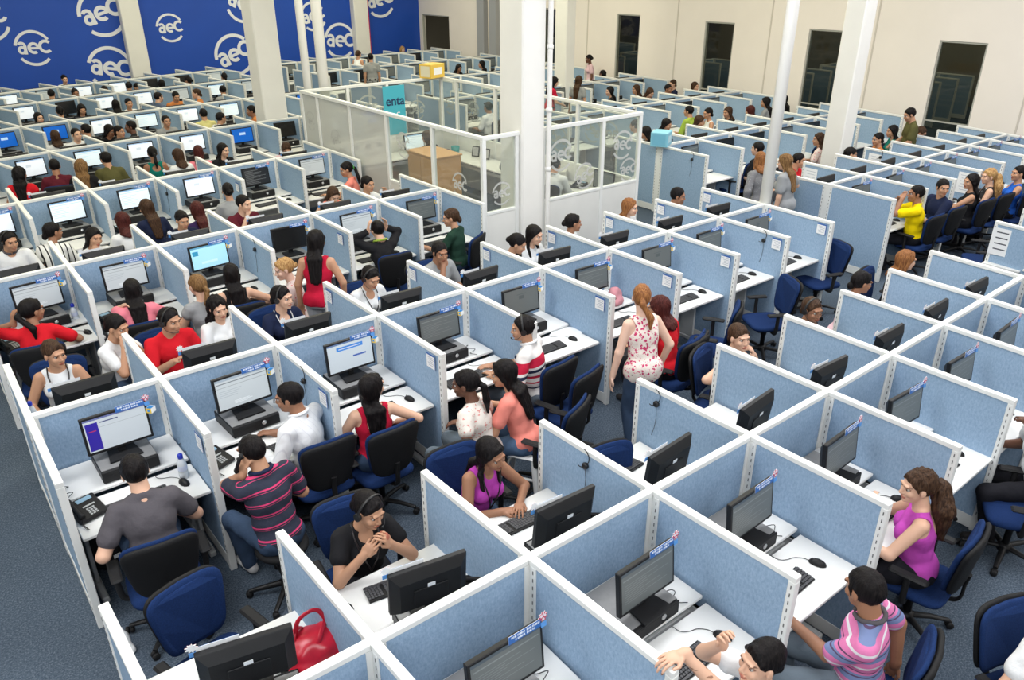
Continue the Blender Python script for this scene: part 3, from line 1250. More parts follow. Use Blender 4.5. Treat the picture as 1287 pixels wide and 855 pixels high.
def hair_mat(name, c1, c2):
    if name in MATS:
        return MATS[name]
    m, nt, b = nodes_of(name)
    tc = nt.nodes.new('ShaderNodeTexCoord')
    mp = nt.nodes.new('ShaderNodeMapping')
    mp.inputs['Scale'].default_value = (1, 1, .12)
    n = nt.nodes.new('ShaderNodeTexNoise')
    n.inputs['Scale'].default_value = 110
    n.inputs['Detail'].default_value = 5
    nt.links.new(tc.outputs['Object'], mp.inputs[0])
    nt.links.new(mp.outputs[0], n.inputs['Vector'])
    r = nt.nodes.new('ShaderNodeValToRGB')
    r.color_ramp.elements[0].position, r.color_ramp.elements[1].position = .35, .7
    r.color_ramp.elements[0].color, r.color_ramp.elements[1].color = (*c1, 1), (*c2, 1)
    nt.links.new(n.outputs['Fac'], r.inputs['Fac'])
    nt.links.new(r.outputs['Color'], b.inputs['Base Color'])
    b.inputs['Roughness'].default_value = .5
    b.inputs['Specular IOR Level'].default_value = .13
    bp = nt.nodes.new('ShaderNodeBump')
    bp.inputs['Strength'].default_value = .8
    bp.inputs['Distance'].default_value = .006
    nt.links.new(n.outputs['Fac'], bp.inputs['Height'])
    nt.links.new(bp.outputs['Normal'], b.inputs['Normal'])
    MATS[name] = m
    return m


HAIRS = {'black': ((.003, .0025, .003), (.014, .011, .011)), 'brown': ((.022, .011, .007), (.085, .045, .025)), 'auburn': ((.03, .006, .006), (.10, .025, .02)),
         'blond': ((.25, .12, .04), (.62, .40, .17)), 'light_brown': ((.10, .05, .02), (.30, .17, .07)), 'copper': ((.14, .05, .02), (.38, .17, .06))}


def hair(k):
    return hair_mat('hair_' + k, *HAIRS[k])


def cloth(name, col, kind='plain', cols=(), sc=1.0):
    """woven cloth; stripes and prints are drawn with the height or the noise of the cloth itself"""
    if name in MATS:
        return MATS[name]
    m, nt, b = nodes_of(name)
    tc = nt.nodes.new('ShaderNodeTexCoord')
    o = sep(nt, tc.outputs['Object'])
    cur = nt.nodes.new('ShaderNodeRGB')
    cur.outputs[0].default_value = (*col, 1)
    out = cur.outputs[0]
    lay = []
    if kind == 'hstripes':
        for (per, off, w, c) in cols:
            s = mth(nt, 'FRACT', mth(nt, 'ADD', mth(nt, 'DIVIDE', mth(nt, 'ADD', o[2], mth(nt, 'MULTIPLY', o[1], .12)), per), off))
            lay.append((mth(nt, 'LESS_THAN', s, w), c))
    elif kind == 'vstripes':
        for (per, off, w, c) in cols:
            s = mth(nt, 'FRACT', mth(nt, 'ADD', mth(nt, 'DIVIDE', mth(nt, 'ADD', o[0], mth(nt, 'MULTIPLY', o[1], .6)), per), off))
            lay.append((mth(nt, 'LESS_THAN', s, w), c))
    elif kind == 'bands':
        for (z0, z1, c) in cols:
            lay.append((band(nt, o[2], z0, z1), c))
    elif kind == 'print':
        for (scale, thr, c) in cols:
            v = nt.nodes.new('ShaderNodeTexVoronoi')
            v.inputs['Scale'].default_value = scale
            nz = nt.nodes.new('ShaderNodeTexNoise')
            nz.inputs['Scale'].default_value = scale * 1.5
            nt.links.new(tc.outputs['Object'], nz.inputs['Vector'])
            ad = nt.nodes.new('ShaderNodeVectorMath')
            ad.operation = 'MULTIPLY_ADD'
            nt.links.new(nz.outputs['Color'], ad.inputs[0])
            ad.inputs[1].default_value = (.04, .04, .04)
            nt.links.new(tc.outputs['Object'], ad.inputs[2])
            nt.links.new(ad.outputs[0], v.inputs['Vector'])
            lay.append((mth(nt, 'LESS_THAN', v.outputs['Distance'], thr), c))
    for s, c in lay:
        mx = nt.nodes.new('ShaderNodeMix')
        mx.data_type = 'RGBA'
        nt.links.new(s, mx.inputs[0])
        nt.links.new(out, mx.inputs[6])
        mx.inputs[7].default_value = (*c, 1)
        out = mx.outputs[2]
    nt.links.new(out, b.inputs['Base Color'])
    b.inputs['Roughness'].default_value = .9
    b.inputs['Specular IOR Level'].default_value = .2
    n = nt.nodes.new('ShaderNodeTexNoise')
    n.inputs['Scale'].default_value = 14
    n.inputs['Detail'].default_value = 4
    nt.links.new(tc.outputs['Object'], n.inputs['Vector'])
    bp = nt.nodes.new('ShaderNodeBump')
    bp.inputs['Strength'].default_value = .5
    bp.inputs['Distance'].default_value = .02
    nt.links.new(n.outputs['Fac'], bp.inputs['Height'])
    nt.links.new(bp.outputs['Normal'], b.inputs['Normal'])
    MATS[name] = m
    return m


M_EYE = None


def eye_mat():
    m, nt, b = nodes_of('eyeball')
    tc = nt.nodes.new('ShaderNodeTexCoord')
    o = sep(nt, tc.outputs['Object'])
    rr = mth(nt, 'ADD', mth(nt, 'MULTIPLY', o[0], o[0]), mth(nt, 'MULTIPLY', o[2], o[2]))
    mx = nt.nodes.new('ShaderNodeMix')
    mx.data_type = 'RGBA'
    nt.links.new(mth(nt, 'LESS_THAN', rr, .0078 ** 2), mx.inputs[0])
    mx.inputs[6].default_value = (.42, .39, .36, 1)
    mx.inputs[7].default_value = (.012, .007, .005, 1)
    nt.links.new(mx.outputs[2], b.inputs['Base Color'])
    b.inputs['Roughness'].default_value = .45
    return m


M_EYE = eye_mat()
EYE_ME = MB().lathe([(.0005, -.0125), (.006, -.011), (.0108, -.0062), (.0125, 0), (.0108, .0062), (.006, .011), (.0005, .0125)], 12, (0, 0, 0), 'y').mesh('eye', M_EYE)
M_HEADSET = plain('headset_black', (.012, .012, .013), .45)


def V3(*a):
    return np.array(a, float)


def rotz(a):
    c, s = math.cos(a), math.sin(a)
    return np.array([[c, -s, 0], [s, c, 0], [0, 0, 1.]])


def rotx(a):
    c, s = math.cos(a), math.sin(a)
    return np.array([[1, 0, 0], [0, c, -s], [0, s, c.real]])


def roty(a):
    c, s = math.cos(a), math.sin(a)
    return np.array([[c, 0, s], [0, 1, 0], [-s, 0, c]])


def ik(s, h, l1, l2, hint):
    """elbow or knee between s and h"""
    d = h - s
    L = np.linalg.norm(d)
    mx = (l1 + l2) * .995
    if L > mx:
        h = s + d / L * mx
        d = h - s
        L = mx
    u = d / L
    a = (l1 * l1 - l2 * l2 + L * L) / (2 * L)
    r = math.sqrt(max(l1 * l1 - a * a, 0))
    p = hint - u * (hint @ u)
    p = p / (np.linalg.norm(p) + 1e-9)
    return s + u * a + p * r, h


S = .955   # size of the people against the figures below


class Pose:
    """joint places of one figure in its own frame: x to its right, y forward, z up, floor at 0"""

    def __init__(self, sit=True, lean=8, twist=0, side=0, head=(0, 0, 0), lh=None, rh=None, feet=None, seat=.43, female=True, knees=None, drop=0, fists=(None, None)):
        D = math.radians
        g = 1.0 if female else 1.06
        self.female, self.g, self.sit = female, g, sit
        if sit:
            self.P = V3(0, 0, seat + .105)
        else:
            self.P = V3(0, 0, .93 * g - drop)
        Rt = rotz(D(twist)) @ roty(D(side)) @ rotx(-D(lean))
        self.Rt = Rt
        P = self.P
        at = lambda x, y, z: P + Rt @ V3(x, y, z)
        self.at = at
        self.waist, self.chest, self.neck = at(0, .005, .17), at(0, .01, .32), at(0, -.012, .49 * g)
        sw = (.150 if female else .175)
        self.sh = [at(-sw, -.005, .415 * g), at(sw, -.005, .415 * g)]
        self.hs = 1.05 if female else 1.09
        hy, hp, hr = head
        self.Rh = rotz(D(hy)) @ rotx(D(hp)) @ roty(D(hr))
        self.hc = self.neck + Rt @ V3(0, .022, .030) + self.Rh @ V3(0, .02, .112)
        self.hip = [P + rotz(D(twist * .3)) @ V3(-.085, 0, -.02), P + rotz(D(twist * .3)) @ V3(.085, 0, -.02)]
        la, lf = .275 * g, .245 * g
        self.el, self.wr = [], []
        for i, h in enumerate((lh, rh)):
            sg = -1 if i == 0 else 1
            if h is None:
                h = (sg * .17, .34, .70) if sit else (sg * .24, .04, .80)
            hint = V3(sg * .55, -.5, -.75)
            if len(h) > 3:
                hint = V3(*h[3:6])
            e, w = ik(self.sh[i], V3(*h[:3]), la, lf, hint)
            self.el.append(e)
            self.wr.append(w)
        self.kn, self.an = [], []
        for i in (0, 1):
            sg = -1 if i == 0 else 1
            if sit:
                f = feet[i] if feet else (sg * .12, .34, .09)
                k, a = ik(self.hip[i], V3(*f), .43 * g, .40 * g, V3(sg * .12, .8, .6))
            else:
                f = feet[i] if feet else (sg * .09, -.02, .09)
                k, a = ik(self.hip[i], V3(*f), .435 * g, .42 * g, V3(0, 1, 0))
            self.kn.append(k)
            self.an.append(a)
        self.fists = fists


def torso(f, p, t=0.0, k=.05, bust=True):
    R = p.Rt
    g = p.g
    if p.female:
        f.ell(p.P + V3(0, -.01, 0), (.175 + t, .130 + t, .115 + t), R, k)
        f.ell(p.at(0, 0, .14), (.128 + t, .098 + t, .13 + t), R, k)
        f.ell(p.at(0, -.005, .30), (.148 + t, .105 + t, .15 + t), R, k)
        f.cone(p.at(-.110, -.01, .405 * g), p.at(.110, -.01, .405 * g), .052 + t, .052 + t, k)
        for sx in (-1, 1):
            f.cone(p.at(0, -.015, .47 * g), p.at(sx * .125, -.01, .425 * g), .036 + t * 1.25, .034 + t * 1.1, .03)
        if bust:
            for sx in (-1, 1):
                f.ell(p.at(sx * .068, .085, .295), (.064 + t, .055 + t, .06 + t), R, .035)
    else:
        f.ell(p.P + V3(0, -.005, 0), (.172 + t, .128 + t, .115 + t), R, k)
        f.ell(p.at(0, .012, .14), (.155 + t, .118 + t, .14 + t), R, k)
        f.ell(p.at(0, .0, .32), (.168 + t, .118 + t, .165 + t), R, k)
        f.cone(p.at(-.13, -.01, .405 * g), p.at(.13, -.01, .405 * g), .057 + t, .057 + t, k)
        for sx in (-1, 1):
            f.cone(p.at(0, -.015, .475 * g), p.at(sx * .145, -.01, .425 * g), .042 + t * 1.3, .038 + t * 1.1, .03)
    return f


def arm(f, p, i, t=0.0, upto=1.0, k=.022):
    """upto 1 = to the elbow, 2 = to the wrist"""
    m = .97 if p.female else 1.10
    s, e, w = p.sh[i], p.el[i], p.wr[i]
    if upto <= 1.0:
        q = s + (e - s) * upto
        f.cone(s, q, .050 * m + t, (.050 - .010 * upto) * m + t * 1.5, k)
    else:
        f.cone(s, e, .050 * m + t, .040 * m + t, k)
        q = e + (w - e) * (upto - 1)
        f.cone(e, q, .041 * m + t, (.041 - .014 * (upto - 1)) * m + t, k)
    return f


def hand(f, p, i, fine):
    """palm, four fingers of unequal length and a thumb from the side of the palm"""
    w, e = p.wr[i], p.el[i]
    sg = -1 if i == 0 else 1
    spec = p.fists[i] or {}
    d = V3(*spec['dir']) if 'dir' in spec else (w - e)
    d = d / np.linalg.norm(d)
    nrm = V3(*spec['palm']) if 'palm' in spec else V3(0, 0, -1)
    nrm = nrm - d * (nrm @ d)
    nrm /= np.linalg.norm(nrm) + 1e-9
    ac = np.cross(d, nrm)          # across the palm
    if sg < 0:
        ac = -ac                   # always towards the thumb side
    ac = -ac
    curl = spec.get('curl', .35)
    R = np.stack([ac, d, nrm], 1)
    pc = w + d * .048
    f.cone(w - d * .02, w + d * .02, .026, .025, .02)
    f.ell(pc, (.039, .050, .0155), R, .014)
    if not fine:
        q = w + d * .085
        for j in range(4):
            b = q + ac * (.027 - .018 * j)
            m1 = b + (d * math.cos(curl) + nrm * math.sin(curl)) * .04
            m2 = m1 + (d * math.cos(curl * 2.4) + nrm * math.sin(curl * 2.4)) * .035
            f.cone(b, m1, .0095, .009, .006).cone(m1, m2, .009, .008, .004)
    else:
        L = (.070, .078, .072, .056)
        cs = spec.get('curls', (curl,) * 4)
        for j in range(4):
            c = cs[j]
            fan = (.13 - .10 * j)
            dd = d + ac * fan
            dd /= np.linalg.norm(dd)
            b = w + d * (.088 - (.004 if j in (0, 3) else 0) - (.006 if j == 3 else 0)) + ac * (.0295 - .0195 * j)
            seg = (L[j] * .45, L[j] * .32, L[j] * .27)
            ang, q = c, b
            r = .0088
            for s_ in seg:
                q2 = q + (dd * math.cos(ang) + nrm * math.sin(ang)) * s_
                f.cone(q, q2, r, r - .0008, .003)
                q, r = q2, r - .0008
                ang += c * 1.15
    tb = w + d * .028 + ac * .030
    tc_ = spec.get('thumb', .5)
    t1 = tb + (d * .62 + ac * .70 * (1.2 - tc_) + nrm * .35 * tc_ * 2) * .040
    t2 = t1 + (d * .85 + ac * .25 * (1 - tc_ * 2) + nrm * .35 * tc_) * .034
    f.cone(tb, t1, .0135, .0105, .01).cone(t1, t2, .0102, .0085, .004)
    return f


def head(f, p):
    c, R = p.hc, p.Rh
    g = p.hs
    at = lambda x, y, z: c + R @ (V3(x, y, z) * g)
    E = lambda x, y, z, rx, ry, rz, k=.015, cut=False: f.ell(at(x, y, z), (rx * g, ry * g, rz * g), R, k, cut)
    f.cone(p.neck + p.Rt @ V3(0, 0, -.04), at(0, -.022, -.05), .056 if p.female else .064, .050 if p.female else .058, .03)
    E(0, -.012, .028, .072, .090, .088, .02)
    E(0, .022, -.028, .058, .064, .070, .02)
    E(0, .040, -.072, .036 if p.female else .042, .042, .034, .018)
    E(0, .072, -.088, .016, .014, .012, .012)
    for sx in (-1, 1):
        E(sx * .036, .058, -.020, .024, .022, .024, .014)
        E(sx * .031, .090, .0105, .0175, .014, .0100, .008, True)
        E(sx * .074, -.006, -.004, .009, .018, .030, .006)
    f.cone(at(-.034, .076, .032), at(.034, .076, .032), .0125, .0125, .010)
    f.cone(at(0, .082, .012), at(0, .098, -.020), .0095, .0125, .010)
    E(-.011, .089, -.025, .009, .010, .007, .006)
    E(.011, .089, -.025, .009, .010, .007, .006)
    E(0, .084, -.050, .023, .012, .0062, .004)
    E(0, .081, -.0615, .019, .012, .0070, .004)
    return f


def face_tone(p):
    c, R = p.hc, p.Rh
    g = p.hs

    def fn(Vv):
        q = (Vv - c) @ R / g
        T = np.ones((len(Vv), 3))
        fr = q[:, 1] > .045
        lips = fr & (((q[:, 0] / .025) ** 2 + ((q[:, 2] + .056) / .0125) ** 2) < 1)
        T[lips] = (.74, .42, .42) if p.female else (.80, .58, .55)
        br = fr & (np.abs(np.abs(q[:, 0]) - .032) < .0185) & (np.abs(q[:, 2] - .0335 + .10 * (np.abs(q[:, 0]) - .032) + 9 * (np.abs(q[:, 0]) - .036) ** 2) < (.0038 if p.female else .0052))
        T[br] = (.34, .29, .27)
        ey = fr & (((np.abs(q[:, 0]) - .031) / .0165) ** 2 + ((q[:, 2] - .0135) / .0085) ** 2 < 1)
        T[ey] = (.42, .34, .32)
        if not p.female:
            bd = fr & (q[:, 2] < -.042) & ~lips
            T[bd] *= (.86, .86, .88)
        return T
    return fn


def hair_field(p, style, lo, hi, base, step):
    c, R = p.hc, p.Rh
    g = p.hs
    at = lambda x, y, z: c + R @ (V3(x, y, z) * g)
    low = min(hi[2], c[2] + .17)
    f = Field(np.minimum(lo, c - .2), np.maximum(hi, c + .2), base, [(c, .15, step)])
    f.D[:] = .08
    t = {'short': .009, 'buzz': .004, 'crop': .012}.get(style, .014)
    tx = {'short': .007, 'buzz': .004, 'crop': .010, 'tied': .005, 'bun': .006, 'ponytail': .007, 'braid': .006, 'ponycurl': .010}.get(style, .012)
    tight = style in ('short', 'buzz', 'crop', 'tied', 'bun', 'ponytail', 'braid', 'ponycurl')
    f.ell(at(0, -.026 if t > .01 else -.019, .032), ((.072 + tx) * g, (.091 + t) * g, (.086 + t) * g), R, 0)
    # hairline: forehead to ear to nape
    f.keep(at(0, .062 if style in ('short', 'buzz', 'crop') else .066, .068), R @ V3(0, .80, -.60))
    f.keep(at(0, -.02, -.035 if tight else -.06), R @ V3(0, .45, -.9))
    if tight:
        for sx in (-1, 1):
            f.ell(at(sx * .078, .004, -.012), (.022, .024, .038), R, .006, True)
    if style in ('short', 'crop'):
        for sx in (-1, 1):
            f.cone(at(sx * .070, .022, .03), at(sx * .071, .018, -.012), .012, .007, .008)
        if style == 'crop':
            f.cone(at(-.035, .066, .088), at(.035, .066, .088), .018, .018, .02)
    if style not in ('short', 'buzz', 'crop'):
        # hair swept from the parting round the temples
        for sx in (-1, 1):
            f.cone(at(sx * .010, .052, .098), at(sx * .064, .034, .042), .010, .009, .03)
            if not tight:
                f.cone(at(sx * .064, .034, .042), at(sx * .072, -.004, -.03), .010, .012, .03)
    bk = lambda x, y, z: p.neck + p.Rt @ V3(x, y, z)
    dn = V3(0, 0, 1)
    if style in ('long', 'longcurl', 'shoulder', 'longfront'):
        ln = {'long': .30, 'longcurl': .28, 'shoulder': .08, 'longfront': .22}[style]
        w = 1.25 if style == 'longcurl' else 1.0
        f.ell(at(0, -.055, -.02), (.078 * g * w, .055 * g * w, .10 * g), R, .03)
        a = at(0, -.060, -.08)
        b = bk(0, -.085, -.03)
        e = bk(0, -.115, -ln)
        for x in (-.05, -.017, .017, .05):
            f.cone(a + R @ V3(x * .9, 0, 0), b + p.Rt @ V3(x * 1.1, 0, 0), .034 * w, .032 * w, .02)
            f.cone(b + p.Rt @ V3(x * 1.1, 0, 0), e + p.Rt @ V3(x * .9, 0, abs(x) * .5), .032 * w, .016 * w, .02)
        for sx in (-1, 1):
            f.cone(at(sx * .073, -.008, -.01), at(sx * .070, -.030, -.12), .018 * w, (.018 if style != 'long' else .010) * w, .025)
            if style in ('longfront', 'shoulder', 'longcurl'):
                f.cone(at(sx * .072, -.022, -.12), bk(sx * .085, .04 if style == 'longfront' else -.03, -.03), .020 * w, .022 * w, .025)
                if style == 'longfront':
                    f.cone(bk(sx * .085, .05, -.03), bk(sx * .080, .125, -.17), .024, .012, .02)
    elif style in ('ponytail', 'ponycurl', 'braid'):
        w = 2.1 if style == 'ponycurl' else .9
        a, b = at(0, -.100, .02), at(0, -.150, -.03)
        e = bk(0, -.12, -.12 if style != 'ponycurl' else -.24)
        h = bk(0, -.13, -.02) if style != 'braid' else bk(.04, -.11, -.02)
        f.cone(a, b, .024, .028 * w, .015).cone(b, h, .030 * w, .034 * w, .02).cone(h, e, .034 * w, .014 * w, .02)
    elif style == 'bun':
        f.ell(at(0, -.125, .0), (.042, .036, .040), R, .012)
    elif style == 'tied':
        f.ell(at(0, -.110, -.045), (.035, .035, .045), R, .02)
    f.ripple(.0035 if style not in ('longcurl', 'ponycurl') else .009, 95, 95, 42, .6)
    return f


class Figure:
    """a person: one continuous skin, with hair and clothing as children"""

    def __init__(self, base=.012, fine=.0058, hands=False):
        self.base, self.fine, self.hands = base, fine, hands

    def make(self, label, pose, look, name='person'):
        p = pose
        t = thing(name, label, 'person')
        pts = np.array([p.P, p.hc, p.neck] + p.sh + p.el + p.wr + p.kn + p.an)
        lo, hi = pts.min(0) - .24, pts.max(0) + .24
        lo[2] = max(lo[2], -.02) if True else lo[2]
        lo[2] = -.02
        bands = [(p.hc + V3(0, 0, -.01), .135, self.fine)]
        if self.hands:
            for i in (0, 1):
                if self.hands in (True, 'lr'[i]):
                    d = p.wr[i] - p.el[i]
                    if p.fists[i] and 'dir' in p.fists[i]:
                        d = V3(*p.fists[i]['dir'])
                    d = d / np.linalg.norm(d)
                    bands.append((p.wr[i] + d * .08, .095, .0048))
        legs = look.get('legs', True)
        f = Field(lo, hi, self.base, bands)
        torso(f, p)
        for i in (0, 1):
            arm(f, p, i, 0, 2)
            hand(f, p, i, self.hands in (True, 'lr'[i]))
            if legs:
                f.cone(p.hip[i], p.kn[i], .082, .055, .04).cone(p.kn[i], p.an[i], .054, .036, .02)
                f.cone(p.an[i] + V3(0, -.03, -.05), p.an[i] + V3(0, .13, -.058), .034, .028, .02)
        head(f, p)
        me = f.mesh('body', skin(look['skin']), face_tone(p))
        body = bpy.data.objects.new('body', me)
        COL.objects.link(body)
        body.parent = t
        g = p.hs
        for sx in (-1, 1):
            e = bpy.data.objects.new('eye', EYE_ME)
            COL.objects.link(e)
            e.parent = body
            c = p.hc + p.Rh @ (V3(sx * .031, .0682, .0110) * g)
            e.matrix_local = Matrix.Translation(c) @ Matrix(p.Rh.tolist()).to_4x4()
        # upper garment
        top = look.get('top')
        if top:
            sleeve, neckr, vdepth, mat = top['sleeve'], top.get('neck', .062), top.get('v', .0), top['mat']
            th = top.get('t', .011)
            f = Field(lo, hi, self.base, [(p.neck, .10, self.base * .5)])
            torso(f, p, th, .05)
            if top.get('hem', 0) and not p.sit:
                f.ell(p.P + V3(0, 0, -.04), (.19, .145, .13), None, .04)
            if sleeve > 0:
                for i in (0, 1):
                    arm(f, p, i, th + .004, sleeve, .025)
            hem = top.get('cut', -.06)
            f.keep(p.P + V3(0, 0, hem), (0, 0, -1))
            f.ripple(.0045, 38, 38, 30, look.get('seed', 1))
            if look.get('legs', True) and p.sit and hem < 0:
                pass
            if sleeve <= 0:
                # armholes of a sleeveless top
                for i in (0, 1):
                    sg = -1 if i == 0 else 1
                    f.ell(p.sh[i] + p.Rt @ V3(sg * .012, 0, -.015), (.062, .10, .085), p.Rt, 0, True)
            nk = p.neck + (p.hc - p.neck) * (.16 if p.female else .20) + p.Rt @ V3(0, .008, -.02)
            f.ell(nk, (neckr, neckr * .95, .05), p.Rt, 0, True)
            if vdepth:
                f.ell(p.at(0, .10, .49 * p.g - vdepth * .55), (.055 + vdepth * .10, .09, vdepth * .62), p.Rt, 0, True)
            if top.get('back'):
                f.ell(p.at(0, -.12, .38), (.09, .07, top['back']), p.Rt, 0, True)
            m = f.mesh('top', mat)
            o = bpy.data.objects.new(top.get('name', 'shirt'), m)
            COL.objects.link(o)
            o.parent = t
            if top.get('collar'):
                fc = Field(p.neck - .14, p.neck + .14, .007, [])
                a = p.neck + (p.hc - p.neck) * .12 + p.Rt @ V3(0, 0, -.008)
                n_ = 14
                for j in range(n_):
                    g0, g1 = 2 * PI * j / n_, 2 * PI * (j + 1) / n_
                    if .44 * PI < (g0 + g1) / 2 % (2 * PI) < .56 * PI:
                        continue
                    w_ = neckr + .010
                    fc.cone(a + p.Rt @ V3(w_ * math.cos(g0), w_ * math.sin(g0), .004 - .02 * max(0, math.sin(g0))), a + p.Rt @ V3(w_ * math.cos(g1), w_ * math.sin(g1), .004 - .02 * max(0, math.sin(g1))), .0135, .0135, .006)
                o2 = bpy.data.objects.new('collar', fc.mesh('collar', top['collar']))
                COL.objects.link(o2)
                o2.parent = o
        if legs and look.get('pants'):
            mat = look['pants']
            f = Field(lo, np.array([hi[0], hi[1], p.P[2] + .14]), self.base, [])
            th = .012
            f.ell(p.P + V3(0, -.005, -.01), (.176 + th, .132 + th, .112 + th), None, .05)
            for i in (0, 1):
                f.cone(p.hip[i], p.kn[i], .084 + th, .056 + th, .035).cone(p.kn[i], p.an[i] + V3(0, 0, .0), .056 + th, .045 + th, .02)
            f.keep(p.P + V3(0, 0, .075), (0, 0, 1))
            for i in (0, 1):
                pass
            f.ripple(.004, 40, 40, 34, 2)
            o = bpy.data.objects.new(look.get('pants_name', 'trousers'), f.mesh('trousers', mat))
            COL.objects.link(o)
            o.parent = t
            sm = look.get('shoes')
            if sm:
                for i in (0, 1):
                    q = p.an[i]
                    fs = Field(q + V3(-.1, -.12, -.1), q + V3(.1, .25, .05), .008, [])
                    fs.cone(q + V3(0, -.035, -.045), q + V3(0, .03, -.045), .040, .038, .02).cone(q + V3(0, .03, -.045), q + V3(0, .155, -.055), .040, .033, .02)
                    fs.cone(q + V3(0, -.015, -.02), q + V3(0, -.01, -.005), .042, .045, .02)
                    fs.keep(V3(0, 0, .004), (0, 0, -1))
                    o = bpy.data.objects.new('shoe', fs.mesh('shoe', sm))
                    COL.objects.link(o)
                    o.parent = t
        st = look.get('hair')
        if st and st[0] != 'bald':
            f = hair_field(p, st[0], np.minimum(p.hc, p.neck + p.Rt @ V3(0, -.1, -.36)) - .14, p.hc + .19, self.fine * 1.7, self.fine * 1.1)
            o = bpy.data.objects.new('hair', f.mesh('hair', hair(st[1])))
            COL.objects.link(o)
            o.parent = t
        g = p.hs
        at = lambda x, y, z: p.hc + p.Rh @ (V3(x, y, z) * g)
        if look.get('headset'):
            b = MB().tube([at(.092 * math.cos(a), -.004, .02 + .108 * math.sin(a)) for a in [PI * i / 16 for i in range(17)]], .006, 6, flat=2)
            sx = -1 if look['headset'] == 'l' else 1
            for k in (-1, 1):
                b.tube([at(k * .078, -.004, .0), at(k * .100, -.004, .0)], [.027, .027], 14)
            b.tube(smooth([at(sx * .096, .0, -.005), at(sx * .092, .05, -.045), at(sx * .06, .092, -.062), at(sx * .03, .108, -.062)]), .0028, 5)
            b.tube([at(sx * .034, .106, -.062), at(sx * .018, .111, -.062)], .007, 8)
            b.build('headset', M_HEADSET, t)
        if look.get('glasses'):
            b = MB()
            for sx in (-1, 1):
                b.tube([at(sx * .032 + .02 * math.cos(a), .101, .008 + .014 * math.sin(a)) for a in [2 * PI * i / 14 for i in range(15)]], .0016, 5)
                b.tube([at(sx * .052, .098, .012), at(sx * .078, .04, .014), at(sx * .080, -.01, .012)], .0016, 5)
            b.tube([at(-.011, .103, .012), at(.011, .103, .012)], .0016, 5)
            b.build('glasses', M_HEADSET, t)
        if look.get('lanyard'):
            b = MB()
            for sx in (-1, 1):
                b.tube(smooth([p.at(sx * .075, -.02, .50 * p.g), p.at(sx * .08, .075, .43), p.at(sx * .045, .145, .31), p.at(.0, .150, .18)]), .006, 6)
            b.build('necklace', look['lanyard'], t)
        if look.get('scrunchie'):
            q = [at(0, -.118 + .03 * math.cos(a), .0 + .03 * math.sin(a)) for a in [2 * PI * i / 12 for i in range(13)]]
            MB().tube([at(.03 * math.cos(a), -.125, .005 + .03 * math.sin(a)) for a in [2 * PI * i / 12 for i in range(13)]], .010, 6).build('hair_tie', look['scrunchie'], t)
        t.scale = (S, S, S)
        self.root = t
        return t

# ------------------------------------------------------------------ desks, screens and computers
rnd = random.Random(11)
NEAR_SCREENS = {
    'A': ['dim'] * 9, 'J': ['off'] * 3,
    'B': ['sidebar', 'form', 'blueform', 'dim', 'standby', 'dim', 'standby', 'dim', 'standby'],
    'C': ['form', 'form', 'cyan', 'off', 'form', 'dim'],
    'D': ['white', 'bright', 'bright', 'white', 'terminal', 'form'],
    'E': ['white', 'white', 'bright', 'white', 'white', 'login', 'off', 'bright', 'login'],
}
SIGNS = {'A': 1, 'B': 2, 'C': 2, 'D': 1, 'K': 1}
SKIND = {'dim': 'dim grey screen', 'sidebar': 'grey screen with blue sidebar', 'form': 'pale form on screen', 'blueform': 'blue title bars on screen',
         'standby': 'dark grey standby screen', 'cyan': 'light blue screen', 'off': 'black blank screen', 'white': 'white screen', 'bright': 'bright blue-white screen',
         'login': 'deep blue screen', 'terminal': 'black text screen'}
MO = {('A', 0, 1): (-.42, -.2), ('A', 1, 1): (-.34, -.17), ('A', 2, 1): (-.31, -.04), ('A', 3, 1): (-.30, .08), ('A', 4, 1): (-.30, .10)}
MY = {('A', -1): -.39, ('A', 1): -.275, ('B', 1): -.41}
SKIP = {('E', 6, 1)}
for row, (yy, xx, nb) in ROWS.items():
    for n in range(nb):
        for side in (-1, 1):
            if (row, n, side) in SKIP:
                continue
            c = Cell(row, n, side)
            wh = c.where()
            DESK.put(c.at(0, 0), c.rz, f"white two-level desk, {wh}", (c.sx, 1, 1), 'white cubicle desks')
            jx, jr = rnd.uniform(-.03, .03), rnd.uniform(-.05, .05)
            if side < 0:
                scr = NEAR_SCREENS.get(row, [])
                scr = scr[n] if n < len(scr) else rnd.choice(['white', 'bright', 'white', 'form', 'bright', 'login', 'off'] if row in 'FGH' else ['standby', 'off', 'standby', 'dim'])
            else:
                scr = 'dim' if row in 'AB' else 'form'
            sg = SIGNS.get(row, 0)
            if side > 0:
                sg = min(1, sg) if row in 'ABCD' else 0
            lab = f"monitor, {SKIND[scr]}, {wh}" if side < 0 else f"black monitor seen from behind, {wh}"
            hidden_pc = side > 0 and row not in 'AB'
            dx = .01 if side < 0 else -.02
            my, jr = MO.get((row, n, side), (MY.get((row, side), -.265 if side < 0 else -.36), jr))
            monitor(c, .49 + jx + dx, my, jr, scr, sg, lab, .822)
            PC.put(c.at(.49 + jx + dx, -.265 if (row, side) != ('A', -1) else -.30, .715), c.rz + jr, f"flat black desktop computer, {wh}", None, 'desktop computers under the monitors')
            if row in 'ABCD' and not (row == 'C' and side > 0) and not (row == 'D' and (side > 0 or n < 4)) and not (row == 'B' and side > 0) or row == 'K' and side < 0:
                KEYB.put(c.at(.44 + jx, -.74, .68), c.rz + jr, f"black keyboard on the desk, {wh}")
                MOUSE.put(c.at(.78 + jx, -.73, .68), c.rz + .25 + jr * 3, f"black mouse with thin cable, {wh}")
